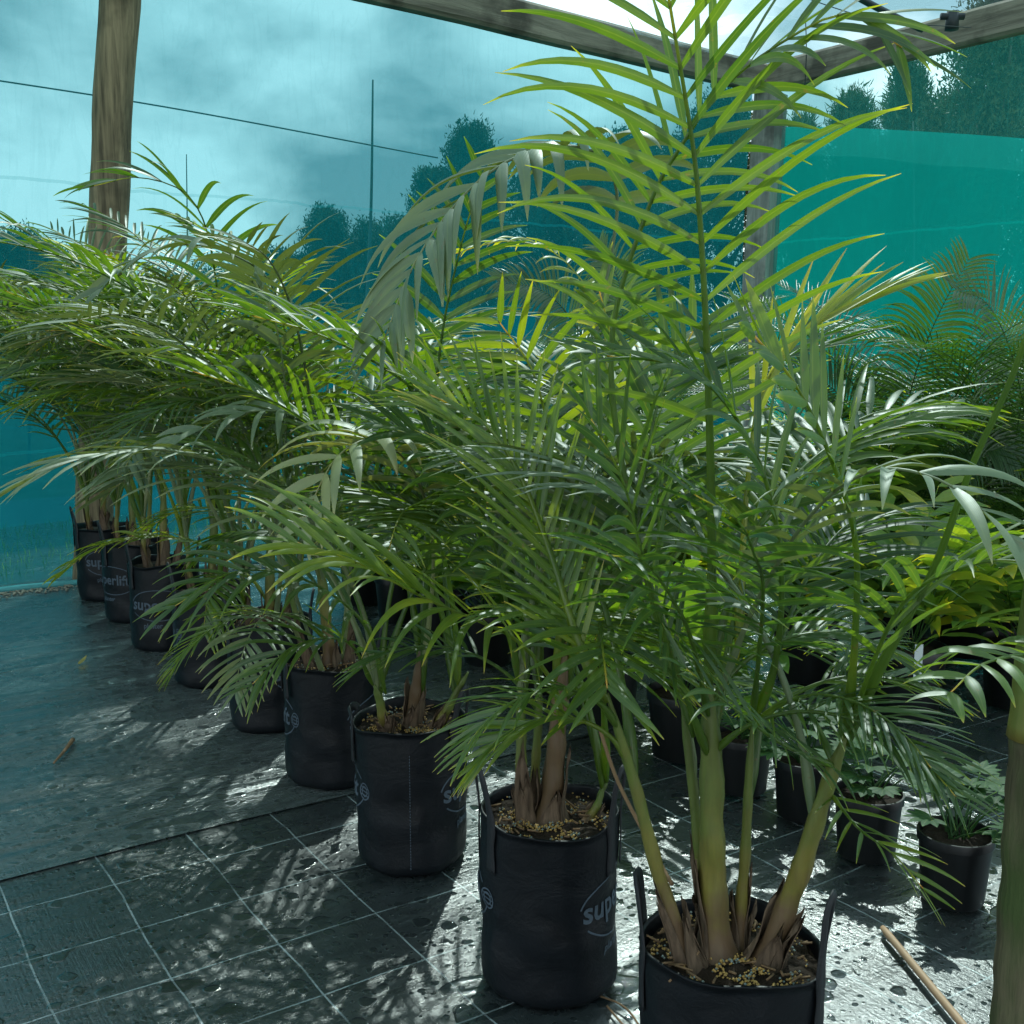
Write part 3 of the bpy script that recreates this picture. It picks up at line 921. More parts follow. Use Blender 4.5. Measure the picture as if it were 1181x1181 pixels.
def palm(bx, by, seed, label, stems, heroes, nfill, print_az=27, text=True, handles=(180, 0), grans=0, tone=0.3, fillh=(0.45, 0.85), flen=(1.2, 1.7), azs=None, up=(.15, .15), seam=False, cat='potted palm', sunlit_share=.16, nlow=0, lowfrom=(5, 14), lowlen=(.7, 1.05), lowL=.27, lowaz=(200, 250, 160, 290, 225, 120, 320, 180), fL=0.36, fdroop=2.4, n=20):
    rd = random.Random(seed)
    e = empty('potted_palm', (bx, by, 0.006)); tag(e, label, cat, 'palms in black grow bags')
    s = seed * 1.37
    bag = bag_mesh(s).build('grow_bag', BAG, e)
    # angle 270 deg faces the camera
    face = math.atan2(-by, -bx)
    if text:
        for th in (face + R(print_az), face + R(print_az) + R(172)):
            print_mesh(th, s).build('lettering', PRINT, bag)
    for i, h_ in enumerate(handles):
        handle_mesh(face + R(h_) , s, up[i], 0.30 if i == 0 else 0.24, 0.012, 0.034).build('handle', STRAP, bag)
    if seam:
        mb = MB(); a = face - R(2)
        for j in range(40):
            z = 0.03 + j * 0.0095
            r = bag_r(a, z, s) + .001
            tube(mb, [Vector((math.cos(a) * r, math.sin(a) * r, z)), Vector((math.cos(a) * r, math.sin(a) * r, z + .006))], .0014, 4)
        mb.build('stitching', PRINT, bag)
    so_ = soil_mesh(BAGR - .006, BAGH - .035, s).build('soil', SOIL, e)
    if grans:
        g_ = prills(BAGR - .008, BAGH - .035, grans, rd).build('fertiliser_granules', [GRAN, GRANB, CHIP], so_)
        g_['kind'] = 'stuff'
    tops = []
    zb = BAGH - 0.045
    for st in stems:
        (dx, dy), top, r0, r1 = st[:4]
        base = Vector((bx + dx, by + dy, zb))
        top = Vector(top) if not isinstance(top, (int, float)) else base + Vector((dx * .6 + rd.uniform(-.04, .04), dy * .6 + rd.uniform(-.04, .04), top))
        q_, ln_ = spline([base, base.lerp(top, .35) + Vector((dx * .12, dy * .12, .01)), base.lerp(top, .7), top], 24)
        mb = MB()
        def rad(t, r0=r0, r1=r1): return (r1 + (r0 - r1) * (1 - t) ** 1.5 + r0 * .7 * max(0, 1 - t * 6) ** 2 + r0 * .05 * math.sin(t * 31)) * (1 - .62 * max(0, (t - .80) / .20))
        tube(mb, q_, rad, 14, tone=st[4] if len(st) > 4 else (-0.02, rd.uniform(.55, .9)), jit=.28)
        local(mb, e).build('stem', STEM, e)
        sheath_strips(e, q_, rad, rd, 5 if r0 > .0175 else 3, min(.22, ln_ * .55))
        tops.append((q_, r1))
    for h in heroes:
        h = dict(h); pts = h.pop('pts'); hm = h.pop('mat', PALM); h.setdefault('k', 10)
        mb = frond_mesh([P(*q_) if isinstance(q_, tuple) else q_ for q_ in pts], rd=rd, **h)
        local(mb, e).build('frond', hm, e)
    for i in range(nfill):
        q_, r1 = tops[i % len(tops)]
        p0 = q_[rd.randint(14, 24)]
        az = (azs[i % len(azs)] if azs else 137.5 * i) + rd.uniform(-16, 16)
        e0 = rd.uniform(72, 89); e1 = rd.uniform(-42, 22)
        ln_ = rd.uniform(*flen)
        mb = frond_mesh(auto_path(p0, R(az), ln_, R(e0), R(e1), rd), L_=fL * rd.uniform(.85, 1.1), W=rd.uniform(.017, .028), n=n + rd.randint(0, 6), t0=rd.uniform(.30, .40),
                        N=(rd.uniform(-.2, .2), rd.uniform(-.2, .2), 1), droop=fdroop * rd.uniform(.7, 1.3), tone=min(.9, max(.05, tone + rd.uniform(-.14, .2))), rd=rd, vee=rd.uniform(0, .25))
        local(mb, e).build('frond', SUNLIT if rd.random() < sunlit_share else PALM, e)
    for i in range(nlow):
        # younger, lower fronds hanging over the bag's rim
        q_, r1 = tops[i % len(tops)]
        p0 = q_[rd.randint(*lowfrom)]
        az = lowaz[i % len(lowaz)] + rd.uniform(-18, 18)
        e0 = rd.uniform(48, 74); ln_ = rd.uniform(*lowlen)
        mb = frond_mesh(auto_path(p0, R(az), ln_, R(e0), R(rd.uniform(-60, -25)), rd, 1.0), L_=lowL * rd.uniform(.85, 1.1), W=rd.uniform(.06, .09) * lowL, n=16 + rd.randint(0, 4), t0=rd.uniform(.30, .42),
                        N=(rd.uniform(-.2, .2), rd.uniform(-.2, .2), 1), droop=3.5, tone=min(.9, max(.05, tone + rd.uniform(-.05, .25))), rd=rd, vee=.1, rad=.006, phi=(55, 26))
        local(mb, e).build('frond', SUNLIT if rd.random() < sunlit_share * .6 else PALM, e)
    return e

UPC = (0, -1, 0.15)     # frond face turned towards the picture
# ---- palm 1, nearest
palm(0.452, 2.15, 11, 'nearest and tallest potted palm, its bag cut by the bottom edge', 
     stems=[((-0.03, 0.0), P(818, 790, 2.15), .031, .022), ((-0.085, -0.03), P(700, 800, 2.08), .018, .010), ((0.06, -0.02), P(975, 850, 2.06), .025, .016), ((0.02, .03), P(868, 830, 2.18), .014, .008), ((-0.03, 0.04), P(786, 800, 2.25), .015, .009)],
     heroes=[
      dict(pts=[(818,800,2.15),(821,640,2.13),(818,480,2.1),(812,330,2.06),(803,200,2.02),(790,110,1.98),(775,20,1.94),(760,-70,1.9)], L_=.40, W=.021, n=17, t0=.40, N=UPC, droop=2.1, phi=(60,42), tone=.42, rad=.011, vee=.05, endl=.6),
      dict(pts=[(800,850,2.18),(730,600,2.25),(705,400,2.25),(749,237,2.2),(790,162,2.15),(830,105,2.1),(900,50,2.0),(980,15,1.95),(1040,55,1.9)], L_=.30, W=.020, n=20, t0=.50, N=(0.1,-.75,.65), droop=3.0, phi=(58,30), tone=.36, rad=.009, vee=.0),
      dict(pts=[(975,850,2.06),(986,740,2.0),(986,620,1.95),(955,520,1.9),(915,440,1.85),(868,385,1.8)], L_=.21, W=.032, n=11, t0=.50, N=(.6,-.5,.6), droop=.4, phi=(62,40), tone=.44, rad=.009),
      dict(pts=[(978,860,2.06),(1010,780,2.02),(1075,660,1.95),(1120,540,1.9),(1165,440,1.85),(1210,320,1.8),(1300,120,1.75),(1500,-200,1.7)], L_=.34, W=.036, n=9, t0=.90, N=(-.5,-.6,.5), droop=3.4, phi=(75,40), tone=.34, rad=.009),
      dict(pts=[(830,800,2.12),(870,700,2.0),(930,600,1.85),(1000,545,1.72),(1080,552,1.62),(1150,605,1.56),(1215,690,1.52)], L_=.20, W=.027, n=13, t0=.36, N=(0,0,1), droop=6.0, phi=(68,35), tone=.3, rad=.006, mat=SUNLIT),
      dict(pts=[(850,760,2.25),(862,560,2.32),(880,450,2.36),(925,385,2.4),(985,350,2.45),(1040,328,2.5)], L_=.30, W=.020, n=10, t0=.50, N=(-.2,-.6,.7), droop=.7, phi=(13,5), jit=.3, vee=0, tone=.70, rad=.008),
      dict(pts=[(700,810,2.08),(665,735,2.1),(635,640,2.14),(598,545,2.18),(555,485,2.22),(495,455,2.25)], L_=.27, W=.015, n=27, t0=.16, N=(.35,-.9,.2), droop=1.2, phi=(40,18), tone=.52, rad=.010, vee=.1),
      dict(pts=[(818,830,2.15),(798,740,1.97),(775,690,1.8),(742,648,1.68),(700,640,1.6)], L_=.22, W=.020, n=12, t0=.3, N=(0,-.3,1), droop=5.0, phi=(75,45), tone=.24, rad=.006),
      dict(pts=[(868,832,2.18),(880,690,1.95),(870,640,1.78),(850,600,1.7),(800,570,1.65)], L_=.22, W=.022, n=12, t0=.3, N=(0,-.3,1), droop=4.0, phi=(75,45), tone=.2, rad=.006),
      dict(pts=[(975,850,2.06),(1035,705,1.92),(1110,655,1.8),(1190,650,1.7),(1260,690,1.65)], L_=.27, W=.018, n=13, t0=.3, N=(0,-.2,1), droop=3.2, phi=(50,25), tone=.4, rad=.006),
      dict(pts=[(958,915,2.08),(990,955,1.95),(1030,985,1.86),(1065,1025,1.82)], L_=.15, W=.010, n=8, t0=.05, N=(0,-.3,1), droop=3.0, phi=(40,18), tone=.5, rad=.004),
      dict(pts=[(965,885,2.07),(905,860,1.96),(850,820,1.9),(790,770,1.86)], L_=.20, W=.016, n=12, t0=.05, N=(0,-.4,1), droop=3.5, phi=(60,30), tone=.3, rad=.005),
      dict(pts=[(820,880,2.15),(775,760,2.03),(745,660,1.95),(720,560,1.9),(680,480,1.86)], L_=.26, W=.022, n=14, t0=.35, N=(.2,-.5,.8), droop=2.6, phi=(60,30), tone=.3, rad=.007),
      dict(pts=[(868,835,2.18),(895,760,2.1),(900,640,2.05),(870,520,2.02),(800,430,2.0),(700,410,1.98)], L_=.28, W=.024, n=16, t0=.35, N=(0,-.3,1), droop=3.0, phi=(60,30), tone=.33, rad=.008),
      dict(pts=[(822,860,2.16),(850,700,2.28),(900,560,2.4),(1000,480,2.5),(1100,470,2.6)], L_=.3, W=.026, n=16, t0=.3, N=(0,-.3,1), droop=2.6, phi=(60,30), tone=.35, rad=.008),
      dict(pts=[(786,810,2.25),(765,740,2.25),(735,650,2.3),(755,480,2.35),(800,380,2.4)], L_=.3, W=.026, n=16, t0=.3, N=UPC, droop=2.2, phi=(60,30), tone=.3, rad=.008),
     ], nfill=5, print_az=70, handles=(-88, 75), grans=1900, azs=[20, 95, 160, 60, 120], flen=(.8, 1.2), up=(.13, .15), text=False, nlow=9, lowfrom=(16, 23), lowlen=(.36, .58), lowL=.17, lowaz=(10, 235, 60, 300, 90, 330, 180, 120, 350))

# ---- palm 2
palm(0.099, 2.807, 12, 'second nearest potted palm with a standing loop handle and lettering on its bag',
     stems=[((0.0, 0.0), P(652, 740, 2.8), .031, .020, (-.05, .30)), ((-0.06, -.01), P(598, 790, 2.8), .018, .012), ((-.035, .04), P(622, 780, 2.85), .014, .010), ((0.09, .0), .12, .016, .006)],
     heroes=[
      dict(pts=[(650,790,2.8),(658,620,2.85),(685,400,2.9),(712,240,2.9),(690,178,2.82),(620,172,2.72),(545,215,2.62),(480,300,2.52),(440,400,2.46)], L_=.30, W=.042, n=22, t0=.56, N=(0,0,1), droop=7.0, phi=(72,40), tone=.3, rad=.008, mat=SUNLIT),
      dict(pts=[(650,850,2.8),(638,790,2.72),(600,742,2.6),(556,718,2.5),(490,690,2.4),(410,648,2.3),(340,625,2.25)], L_=.36, W=.022, n=16, t0=.34, N=(0,-.45,1), droop=2.6, phi=(42,22), tone=.54, rad=.007),
      dict(pts=[(640,800,2.8),(648,640,2.76),(636,520,2.72),(615,430,2.7),(575,370,2.68)], L_=.27, W=.022, n=15, t0=.45, N=UPC, droop=2.4, phi=(72,42), tone=.56, rad=.008),
      dict(pts=[(655,790,2.8),(680,640,2.78),(700,500,2.76),(705,400,2.74),(690,330,2.72)], L_=.26, W=.026, n=12, t0=.45, N=(.7,-.6,.2), droop=3.0, phi=(65,35), tone=.46, rad=.008),
      dict(pts=[(660,760,2.9),(700,420,3.2),(660,310,3.35),(590,278,3.4),(500,300,3.4)], L_=.15, W=.018, n=16, t0=.55, N=(0,0,1), droop=8, phi=(75,50), tone=.72, rad=.006),
      dict(pts=[(598,790,2.8),(585,700,2.72),(560,600,2.65),(510,520,2.6),(440,490,2.55)], L_=.30, W=.028, n=15, t0=.4, N=(0,-.4,1), droop=3, phi=(60,30), tone=.3, rad=.007),
     ], nfill=12, print_az=27, handles=(-72, 70), grans=1600, up=(.15, .14), azs=[10, 60, 110, 150, 200, 320, 90, 250], flen=(1.0, 1.45), fillh=(.5, .9), tone=.3, nlow=3, lowfrom=(14, 21), lowlen=(.4, .6), lowL=.2, lowaz=(350, 60, 190))

# ---- palm 3
palm(-0.33, 3.525, 13, 'third nearest potted palm whose bag shows vertical stitching and fold creases',
     stems=[((0.0, 0.0), P(489, 740, 3.5), .028, .018, (-.05, .22)), ((-.06, -.05), P(432, 790, 3.42), .020, .012), ((.07, -.03), P(540, 775, 3.45), .020, .009)],
     heroes=[
      dict(pts=[(488,780,3.5),(500,640,3.35),(480,550,3.15),(435,508,2.98),(388,528,2.86),(350,600,2.78)], L_=.30, W=.042, n=13, t0=.42, N=(0,-.2,1), droop=5.0, phi=(70,35), tone=.62, rad=.008, mat=SUNLIT),
      dict(pts=[(488,800,3.5),(496,560,3.42),(508,400,3.36),(530,290,3.3),(556,200,3.22)], L_=.26, W=.03, n=17, t0=.45, N=UPC, droop=2.2, phi=(68,35), tone=.22, rad=.009),
      dict(pts=[(445,800,3.4),(420,720,3.3),(350,668,3.2),(270,660,3.1),(200,700,3.05)], L_=.30, W=.026, n=15, t0=.3, N=(0,-.3,1), droop=4.0, phi=(55,25), tone=.33, rad=.007),
      dict(pts=[(430,790,3.42),(400,740,3.3),(340,745,3.2),(290,790,3.12)], L_=.24, W=.022, n=12, t0=.3, N=(0,-.3,1), droop=4.0, phi=(55,25), tone=.4, rad=.006),
     ], nfill=14, print_az=32, handles=(-95, 62), grans=1200, up=(.03, .12), seam=True, azs=[150, 200, 100, 60, 20, 240, 290, 170, 120, 330], flen=(1.15, 1.6))

rest = [
 (-0.70, 4.211, 'fourth palm of the row, white round emblem showing at the left of its bag', -152, [
      dict(pts=[(395,760,4.1),(405,600,3.9),(372,495,3.6),(295,474,3.4),(205,505,3.3)], L_=.27, W=.036, n=14, t0=.42, N=(0,-.2,1), droop=5.5, phi=(70,35), tone=.3, rad=.008, mat=SUNLIT),
      dict(pts=[(380,800,4.1),(330,640,3.8),(330,470,3.6),(318,372,3.45),(300,330,3.4)], L_=.24, W=.042, n=9, t0=.5, N=(0,-.4,1), droop=8, phi=(75,35), tone=.25, rad=.008, mat=SUNLIT)]),
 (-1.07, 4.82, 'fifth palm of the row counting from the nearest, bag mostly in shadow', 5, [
      dict(pts=[(315,750,4.75),(335,520,4.5),(322,350,4.3),(265,292,4.1),(185,286,4.0),(115,335,3.9)], L_=.32, W=.046, n=14, t0=.5, N=(0,-.2,1), droop=4.5, phi=(70,35), tone=.25, rad=.009, mat=SUNLIT)]),
 (-1.49, 5.44, 'sixth palm of the row, dark bag half covered by drooping fronds', 200, [
      dict(pts=[(250,720,5.4),(262,500,5.2),(250,330,5.0),(225,235,4.8),(165,205,4.7),(105,215,4.6)], L_=.36, W=.034, n=14, t0=.5, N=(0,-.3,1), droop=3, phi=(55,25), tone=.25, rad=.01)]),
 (-1.92, 6.08, 'seventh palm of the row with pale lettering at the front left of its bag', -60, []),
 (-2.28, 6.68, 'eighth palm of the row, between the lettered bag and the bag at the round pole', 90, []),
 (-2.66, 7.24, 'farthest palm of the row, its bag touching the foot of the round pole', -40, []),
]
for i, (x, y, lab, paz, her) in enumerate(rest):
    rdl = random.Random(50 + i)
    palm(x, y, 21 + i, lab, stems=[((0.0, 0.0), .50, .026, .016), ((-.07, -.04), .36, .016, .010), ((.06, .03), .44, .016, .011)],
         heroes=her, nfill=20, print_az=paz, handles=(-80, 85), up=(.13, .12), grans=250 if i < 2 else 0,
         azs=[180, 230, 130, 270, 60, 160, 205, 100, 300, 190, 30, 250, 150], flen=(1.3, 1.95), tone=.36, fdroop=2.6, n=20, sunlit_share=.36, nlow=3 if i < 2 else 0)

# ---- palm at the right edge: slim trunk only, no bag in view
e = empty('feather_palm', P(1178, 1560, 1.62)); e.location.z = 0.0
tag(e, 'mature palm trunk with mossy rings cut by the right edge', 'palm')
mb = MB(); q_, _ = spline([P(1176, 1560, 1.62), P(1178, 1300, 1.62), P(1184, 1100, 1.62), P(1192, 900, 1.62), P(1194, 848, 1.62)], 50)
tube(mb, q_, lambda t: .062 - .025 * t + .0015 * math.sin(t * 70), 18, jit=.1)
local(mb, e).build('trunk', TRUNKM, e)
mb = MB(); q_, _ = spline([P(1194, 850, 1.62), P(1197, 780, 1.62), P(1205, 690, 1.62), P(1225, 520, 1.66)], 20)
tube(mb, q_, lambda t: .037 - .012 * t + .004 * max(0, 1 - t * 10), 14, tone=(.35, .9))
local(mb, e).build('crownshaft', STEM, e)
for h in (dict(pts=[(1215,720,1.6),(1208,752,1.5),(1170,756,1.42),(1130,768,1.36),(1095,800,1.32)], L_=.12, W=.022, n=9, t0=.2, N=(0,-.2,1), droop=14, phi=(80,45), tone=.45, rad=.005),):
    pts = h.pop('pts'); mb = frond_mesh([P(*k) for k in pts], rd=random.Random(5), **h)
    local(mb, e).build('frond', PALM, e)

# ------------------------------------------------------------------ smaller potted plants
def pot_mesh(r, h):
    mb = MB(); ns = 40
    prof = [(.80 * r, 0), (.82 * r, .004), (.95 * r, h * .86), (.955 * r, h * .87), (1.0 * r, h * .875), (1.01 * r, h * .985), (1.0 * r, h), (.95 * r, h), (.94 * r, h * .97), (.92 * r, h * .75)]
    vs = [(math.cos(2*math.pi*i/ns) * a, math.sin(2*math.pi*i/ns) * a, z) for a, z in prof for i in range(ns)]
    fs = [(j*ns+i, j*ns+(i+1) % ns, (j+1)*ns+(i+1) % ns, (j+1)*ns+i) for j in range(len(prof)-1) for i in range(ns)]
    fs.append(tuple(range(ns))[::-1])
    mb.add(vs, fs); return mb
def pot_plant(name, x, y, r, h, label, cat, group, seed, style, size=1.0, tone=.4, nst=14, tagged=False, heroes=()):
    rd = random.Random(seed)
    e = empty(name, (x, y, 0.007)); tag(e, label, cat, group)
    e.rotation_euler = (0, 0, 0)
    pot = pot_mesh(r, h).build('pot', POT, e, sharp=50)
    so_ = soil_mesh(r * .925, h * .90, seed, .008).build('soil', SOIL, e)
    zt = h * .90
    if style in ('lobed', 'leafy'):
        for i in range(nst):
            mb = MB()
            a = rd.uniform(0, 6.28); el = R(rd.uniform(38, 84)); ln_ = size * rd.uniform(.55, 1.0) * (.28 if style == 'lobed' else .5)
            p0 = Vector((rd.uniform(-.03, .03), rd.uniform(-.03, .03), zt))
            path = auto_path(p0, a, ln_, el, el - R(rd.uniform(15, 45)), rd)
            q_, _ = spline(path, 10)
            tube(mb, q_, lambda t: .0035 - .0015 * t, 5, tone=(.25, .45), m=0)
            if style == 'lobed':
                d = (q_[-1] - q_[-2]).normalized(); d = Vector((d.x, d.y, d.z * .3 - .15)).normalized()
                S = d.cross(Vector((0, 0, 1))).normalized()
                up_ = S.cross(d)
                L2 = size * rd.uniform(.075, .125)
                # lobed blade: a fan of pointed lobes about the midrib
                for k_ in range(-3, 4):
                    aa = k_ * R(30)
                    dd = d * math.cos(aa) + S * math.sin(aa)
                    blade(mb, q_[-1] + d * (L2 * .1), dd + up_ * .15, dd.cross(up_), L2 * (1 - .09 * abs(k_)), .040 * size, 4.0, 4, .12, tone + rd.uniform(-.12, .18), 'ovate')
            else:
                for k_ in range(3, 11):
                    p = q_[k_]; Tn = (q_[k_] - q_[k_-1]).normalized()
                    S, Nn = frame_axes(Tn, Vector((0, 0, 1)))
                    for sd in (-1, 1):
                        if rd.random() < .2: continue
                        d = Tn * .5 + S * sd * rd.uniform(.6, 1) + Vector((0, 0, rd.uniform(-.2, .3)))
                        blade(mb, p, d, Tn, (.35 + .5 * size) * rd.uniform(.13, .24), (.35 + .5 * size) * rd.uniform(.035, .062), 4.5, 5, .12, min(1, max(0, tone + rd.uniform(-.2, .2))), 'ovate')
            mb.build('leaf_stem' , FROST if style == 'lobed' else BROAD, e)
    elif style == 'cycad':
        mb = MB(); tube(mb, [Vector((0, 0, zt - .02)), Vector((0, 0, zt + .12 * size)), Vector((.01, 0, zt + .22 * size))], lambda t: .055 - .015 * t, 12, tone=(.05, .25), jit=.4)
        mb.build('trunk', STEM, e)
        for i in range(nst):
            a = 137.5 * i + rd.uniform(-15, 15)
            e0 = rd.uniform(50, 86); ln_ = size * rd.uniform(.85, 1.15)
            path = auto_path(Vector((0, 0, zt + .2 * size)), R(a), ln_, R(e0), R(e0 - rd.uniform(60, 110)), rd, 1.6)
            mb = frond_mesh(path, L_=.24 * size, W=.011, n=46, t0=.2, N=(0, 0, 1), droop=2.4, phi=(70, 38), tone=tone + rd.uniform(-.1, .15), rad=.006, vee=.25, k=5, rd=rd, jit=.4, startl=.45, endl=.35)
            mb.build('frond', CYCAD, e)
        for pts in heroes:
            mb = frond_mesh([P(*k_) for k_ in pts], L_=.31 * size / 1.3, W=.022, n=64, t0=.10, N=(0, -.8, .7), droop=5.0, phi=(84, 45), tone=tone, rad=.008, vee=.1, k=6, rd=rd, jit=.35, startl=.6, endl=.35)
            local(mb, e).build('frond', CYCAD, e)
    elif style == 'palm':
        for i in range(nst):
            a = 137.5 * i + rd.uniform(-20, 20)
            path = auto_path(Vector((rd.uniform(-.02, .02), rd.uniform(-.02, .02), zt)), R(a), size * rd.uniform(.7, 1.1), R(rd.uniform(60, 86)), R(rd.uniform(-40, 10)), rd)
            mb = frond_mesh(path, L_=.26 * size, W=.02, n=15, t0=.35, droop=3, tone=min(1, tone + rd.uniform(-.15, .2)), rad=.006, rd=rd, k=5)
            mb.build('frond', PALM, e)
    if tagged:
        mb = MB(); box(mb, (-.018, -.0015, h - .12), (.018, .0015, h + .05))
        t_ = mb.build('plant_tag', TAGM, e, smooth=False); t_.location = (-.02, -r - .004, 0)
    return e
RD = Vector((math.cos(R(122)), math.sin(R(122)), 0))
# the row of small plastic pots on the right
r2 = Vector((1.49, 2.98, 0))
rowlab = ['small silver leaved plant in a black pot half hidden by the right edge trunk',
          'lobed silver green plant in the round black pot left of the right hand trunk',
          'lobed leaf plant in the second black pot from the right hand trunk',
          'lobed leaf plant in the third black pot from the right hand trunk',
          'lobed leaf plant in the farthest of the small black pots']
pos2 = [P(1192, 1080, 3.0), P(1100, 1035, 3.22), P(1026, 985, 3.5), P(965, 950, 3.78), P(915, 925, 4.0)]
gpos = [(1.52, 2.93), (1.345, 3.22), (1.175, 3.52), (1.045, 3.83), (.87, 4.06)]
for i, (x, y) in enumerate(gpos):
    pot_plant('potted_philodendron', x, y, .112, .215, rowlab[i], 'potted plant', 'small black pots in the right hand row', 300 + i, 'lobed', .80 if i else .7, .34, 20)
names = ['leafy potted shrub with bright backlit leaves behind the second bag', 'leafy potted shrub behind the gap between the two nearest bags', 'leafy shrub in a black pot behind the nearest palm', 'low leafy shrub in the black pot beyond the third bag', 'leafy shrub in the black pot right behind the fourth bag', 'small leafy shrub in the dark row behind the fifth bag', 'small leafy shrub in the dark row behind the sixth bag']
for i in range(7):
    p = Vector((.70, 4.42, 0)) + RD * (.52 * i)
    pot_plant('potted_shrub', p.x, p.y, .15, .27, names[i], 'potted shrub', 'black pots with leafy shrubs behind the palm row', 320 + i, 'leafy', 1.45, .5, 20)
names3 = ['bright green leafy shrub in a black pot seen left of the nearest palm\'s right stem', 'glossy leafy shrub behind the nearest palm\'s right stem', 'yellow green shrub in the middle of the rear row', 'yellow leaved shrub in the rear row', 'dense leafy shrub at the left of the rear row', 'far leafy shrub at the left end of the rear row']
for i in range(6):
    p = Vector((1.80, 4.95, 0)) + RD * (.62 * i)
    pot_plant('potted_shrub', p.x, p.y, .17, .31, names3[i], 'potted shrub', 'black pots with leafy shrubs in the rear row', 340 + i, 'leafy', 1.7, .66 if i % 2 == 0 else .5, 20, tagged=(i in (0, 3)))
names4 = ['dark cycad with large arching fronds right of the yellow frond', 'dark cycad at the right edge before the green net', 'dark cycad rising behind the tall central palm', 'grey green cycad seen between the arching silver frond and the tall palm', 'cycad farthest along the rear row', 'low cycad under the pale plant tag near the right edge']
cyc = [(P(1050, 560, 6.2), 1.65), (P(1165, 560, 5.9), 1.6), (P(760, 560, 7.2), 1.6), (P(668, 560, 6.4), 1.35), (P(560, 560, 7.4), 1.3), (P(1120, 700, 5.9), .8)]
cyh = {0: [[(1040,640,6.2),(1038,520,6.1),(1056,430,6.0),(1086,355,5.9),(1118,298,5.85)], [(1045,640,6.2),(1000,500,6.2),(950,440,6.2),(900,420,6.25)], [(1045,640,6.2),(1080,540,6.0),(1130,510,5.8),(1180,530,5.7)]],
       1: [[(1165,640,5.9),(1184,520,5.8),(1170,420,5.7),(1140,352,5.6),(1102,334,5.5)], [(1165,640,5.9),(1200,500,5.9),(1230,400,5.9),(1260,350,5.9)]],
       3: [[(690,520,6.3),(690,430,6.2),(660,370,6.1),(625,335,6.0),(575,325,5.95)], [(690,520,6.4),(715,420,6.4),(715,330,6.4),(690,285,6.4)]]}
for i, (p, s_) in enumerate(cyc):
    pot_plant('potted_cycad', p.x, p.y, .18, .33, names4[i], 'potted cycad', 'potted cycads in the rear rows', 360 + i, 'cycad', s_, .35, 15 if s_ > 1 else 12, tagged=(i == 5), heroes=cyh.get(i, ()))
names5 = ['small green palm in a black pot before the green net', 'bushy light green palm in a tagged black pot near the right edge', 'pale feathery palm by the corner post', 'small green palm in the back corner', 'small palm against the net beside the corner post', 'broad green palm beyond the rear shrubs', 'light green palm at the far right back']
bp = [(2.55, 6.6, 1.1, .42), (3.05, 6.05, .95, .5), (2.6, 8.6, 1.5, .6), (1.1, 9.2, 1.4, .4), (3.2, 9.4, 1.7, .55), (1.9, 7.2, 1.35, .4), (3.6, 7.3, 1.5, .55)]
for i, (x, y, s_, t_) in enumerate(bp):
    pot_plant('potted_young_palm', x, y, .17, .31, names5[i], 'potted palm', 'young palms in black pots at the back right', 380 + i, 'palm', s_, t_, 13, tagged=(i == 1))
names6 = ['tall broad leaved yellow green shrub at the right edge', 'tallest broad leaved shrub behind the yellow green one', 'dense green shrub behind the cycads', 'pale shrub in the far corner right of the post', 'green shrub left of the corner post', 'yellow green shrub at the front of the back right group', 'low green shrub at the right edge of the back right group']
bs = [(2.9, 5.5, 1.9, .55), (3.3, 6.6, 2.3, .6), (2.15, 6.2, 2.2, .5), (4.0, 8.6, 1.9, .5), (.5, 7.6, 1.5, .4), (2.35, 5.05, 1.25, .56), (2.75, 4.85, 1.1, .6)]
for i, (x, y, s_, t_) in enumerate(bs):
    pot_plant('potted_shrub', x, y, .17, .31, names6[i], 'potted shrub', 'leafy shrubs in black pots at the back right', 400 + i, 'leafy', s_, t_, 15)

# ------------------------------------------------------------------ small things on the floor
def gp(x, y, z=0.0):
    r = (x - 590.5) / 1300.0; u = (590.5 - y) / 1300.0
    d = Vector((r, math.cos(PITCH) + u * math.sin(PITCH), -math.sin(PITCH) + u * math.cos(PITCH)))
    return Vector((0, 0, CAM_H)) + d * ((z - CAM_H) / d.z)
a, b = gp(1018, 1070, .02), gp(1150, 1230, .02)
mb = MB(); q_, _ = spline([a, a.lerp(b, .5), b], 20); tube(mb, q_, lambda t: .0105 if t > .02 else .008, 12)
tag(mb.build('wooden_handle', CANE, origin=a), 'pale round wooden broom handle lying on the floor at the lower right', 'wooden handle')
a = gp(62, 880, .012); b = gp(84, 853, .016)
mb = MB(); q_, _ = spline([a, a.lerp(b, .5) + Vector((.006, 0, .003)), b], 8); tube(mb, q_, lambda t: .004 + .006 * t, 7)
tag(mb.build('fallen_twig', CHIP, origin=a), 'small brown twig lying on the wet mat at the left', 'twig')
mb = MB(); a = gp(91, 766, .02); blade(mb, a, Vector((0, 1, .15)), Vector((1, 0, .2)), .11, .03, 0, 6, .1, .95, 'ovate')
tag(mb.build('fallen_leaf', PALM, origin=a), 'tan fallen leaf on the wet mat left of the farther bags', 'leaf')
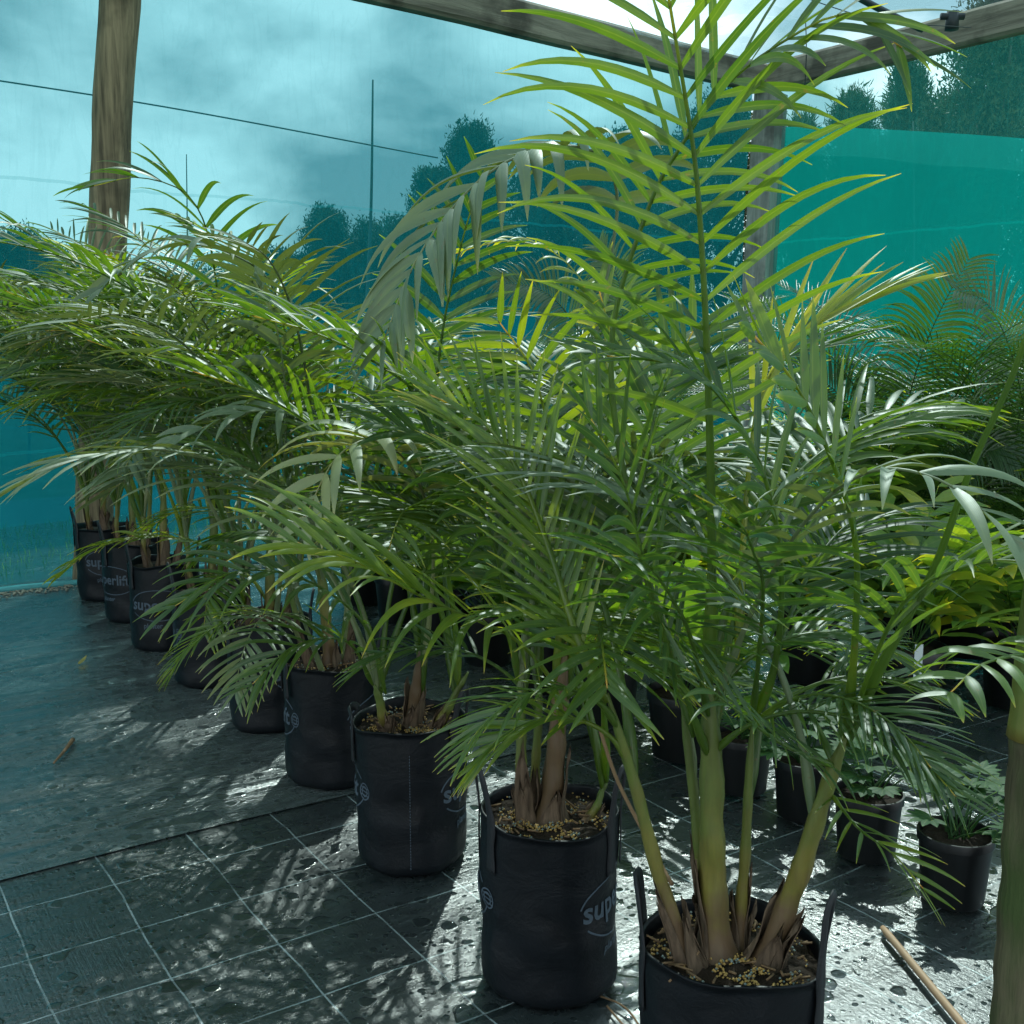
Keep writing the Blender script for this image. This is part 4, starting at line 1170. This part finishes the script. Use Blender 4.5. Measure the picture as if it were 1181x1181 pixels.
# dead stalk leaning in front of the second bag's right side
mb = MB(); q_, _ = spline([P(692, 842, 2.5), P(712, 900, 2.45), P(745, 965, 2.35), P(775, 1020, 2.2)], 20); tube(mb, q_, lambda t: .0045, 7)
tag(mb.build('dead_stalk', CHIP, origin=P(692, 842, 2.5)), 'thin dry stalk leaning between the two nearest bags', 'stalk')
mb = MB(); q_, _ = spline([gp(690, 1148, .006), gp(715, 1158, .012), gp(730, 1172, .01), gp(742, 1195, .006), gp(722, 1185, .006), gp(700, 1160, .006)], 30); tube(mb, q_, .0028, 6)
tag(mb.build('loose_string', CHIP, origin=gp(690, 1148, .006)), 'loop of dry string on the floor at the foot of the second bag', 'string')
# rolled foot of the net
mb = MB(); fa = gp(-30, 684, .02); fb = gp(92, 671, .02)
q_, _ = spline([fa + (fa - fb) * 2, fa, fb, fb + (fb - fa) * 4.5 + Vector((0, .25, 0))], 60); tube(mb, q_, .022, 8, jit=.6)
NETS = simple('rolled_net_cloth', (0.10, 0.42, 0.44), 0.8)
tag(mb.build('net_roll', NETS, origin=fa), 'teal rolled foot of the net along the floor edge at the left', 'net roll')
mb = MB(); rdg = random.Random(3)
for i in range(900):
    t = rdg.random(); c = (fa + (fa - fb)).lerp(fb + (fb - fa) * 2.5, t) + Vector((rdg.gauss(0, .05), -.10 + rdg.gauss(0, .05), 0)); c.z = .012
    r = rdg.uniform(.003, .010)
    mb.add([c + Vector((o[0] * r * 1.6, o[1] * r * 1.2, o[2] * r * .7)) for o in OCT], OCF)
tag(mb.build('leaf_litter', simple('pale_litter', (0.34, 0.31, 0.24), .9), origin=fa), 'pale grit and litter along the mat edge at the left', 'litter', kind='stuff')
# grass tufts on the strip behind the net
mb = MB()
for i in range(5200):
    t = rdg.random(); c = C0 + AD * (3 + 14 * t) + outA * rdg.uniform(.25, 2.5); c.z = -.012
    a = rdg.uniform(0, 6.28); d = Vector((math.cos(a) * .5, math.sin(a) * .5, 1)).normalized()
    blade(mb, c, d, Vector((-math.sin(a), math.cos(a), 0)), rdg.uniform(.04, .13), .008, 6, 2, .1, rdg.uniform(.1, .8))
tag(mb.build('grass', BROAD, origin=C0), 'thin rough grass outside the net', 'grass', kind='stuff')
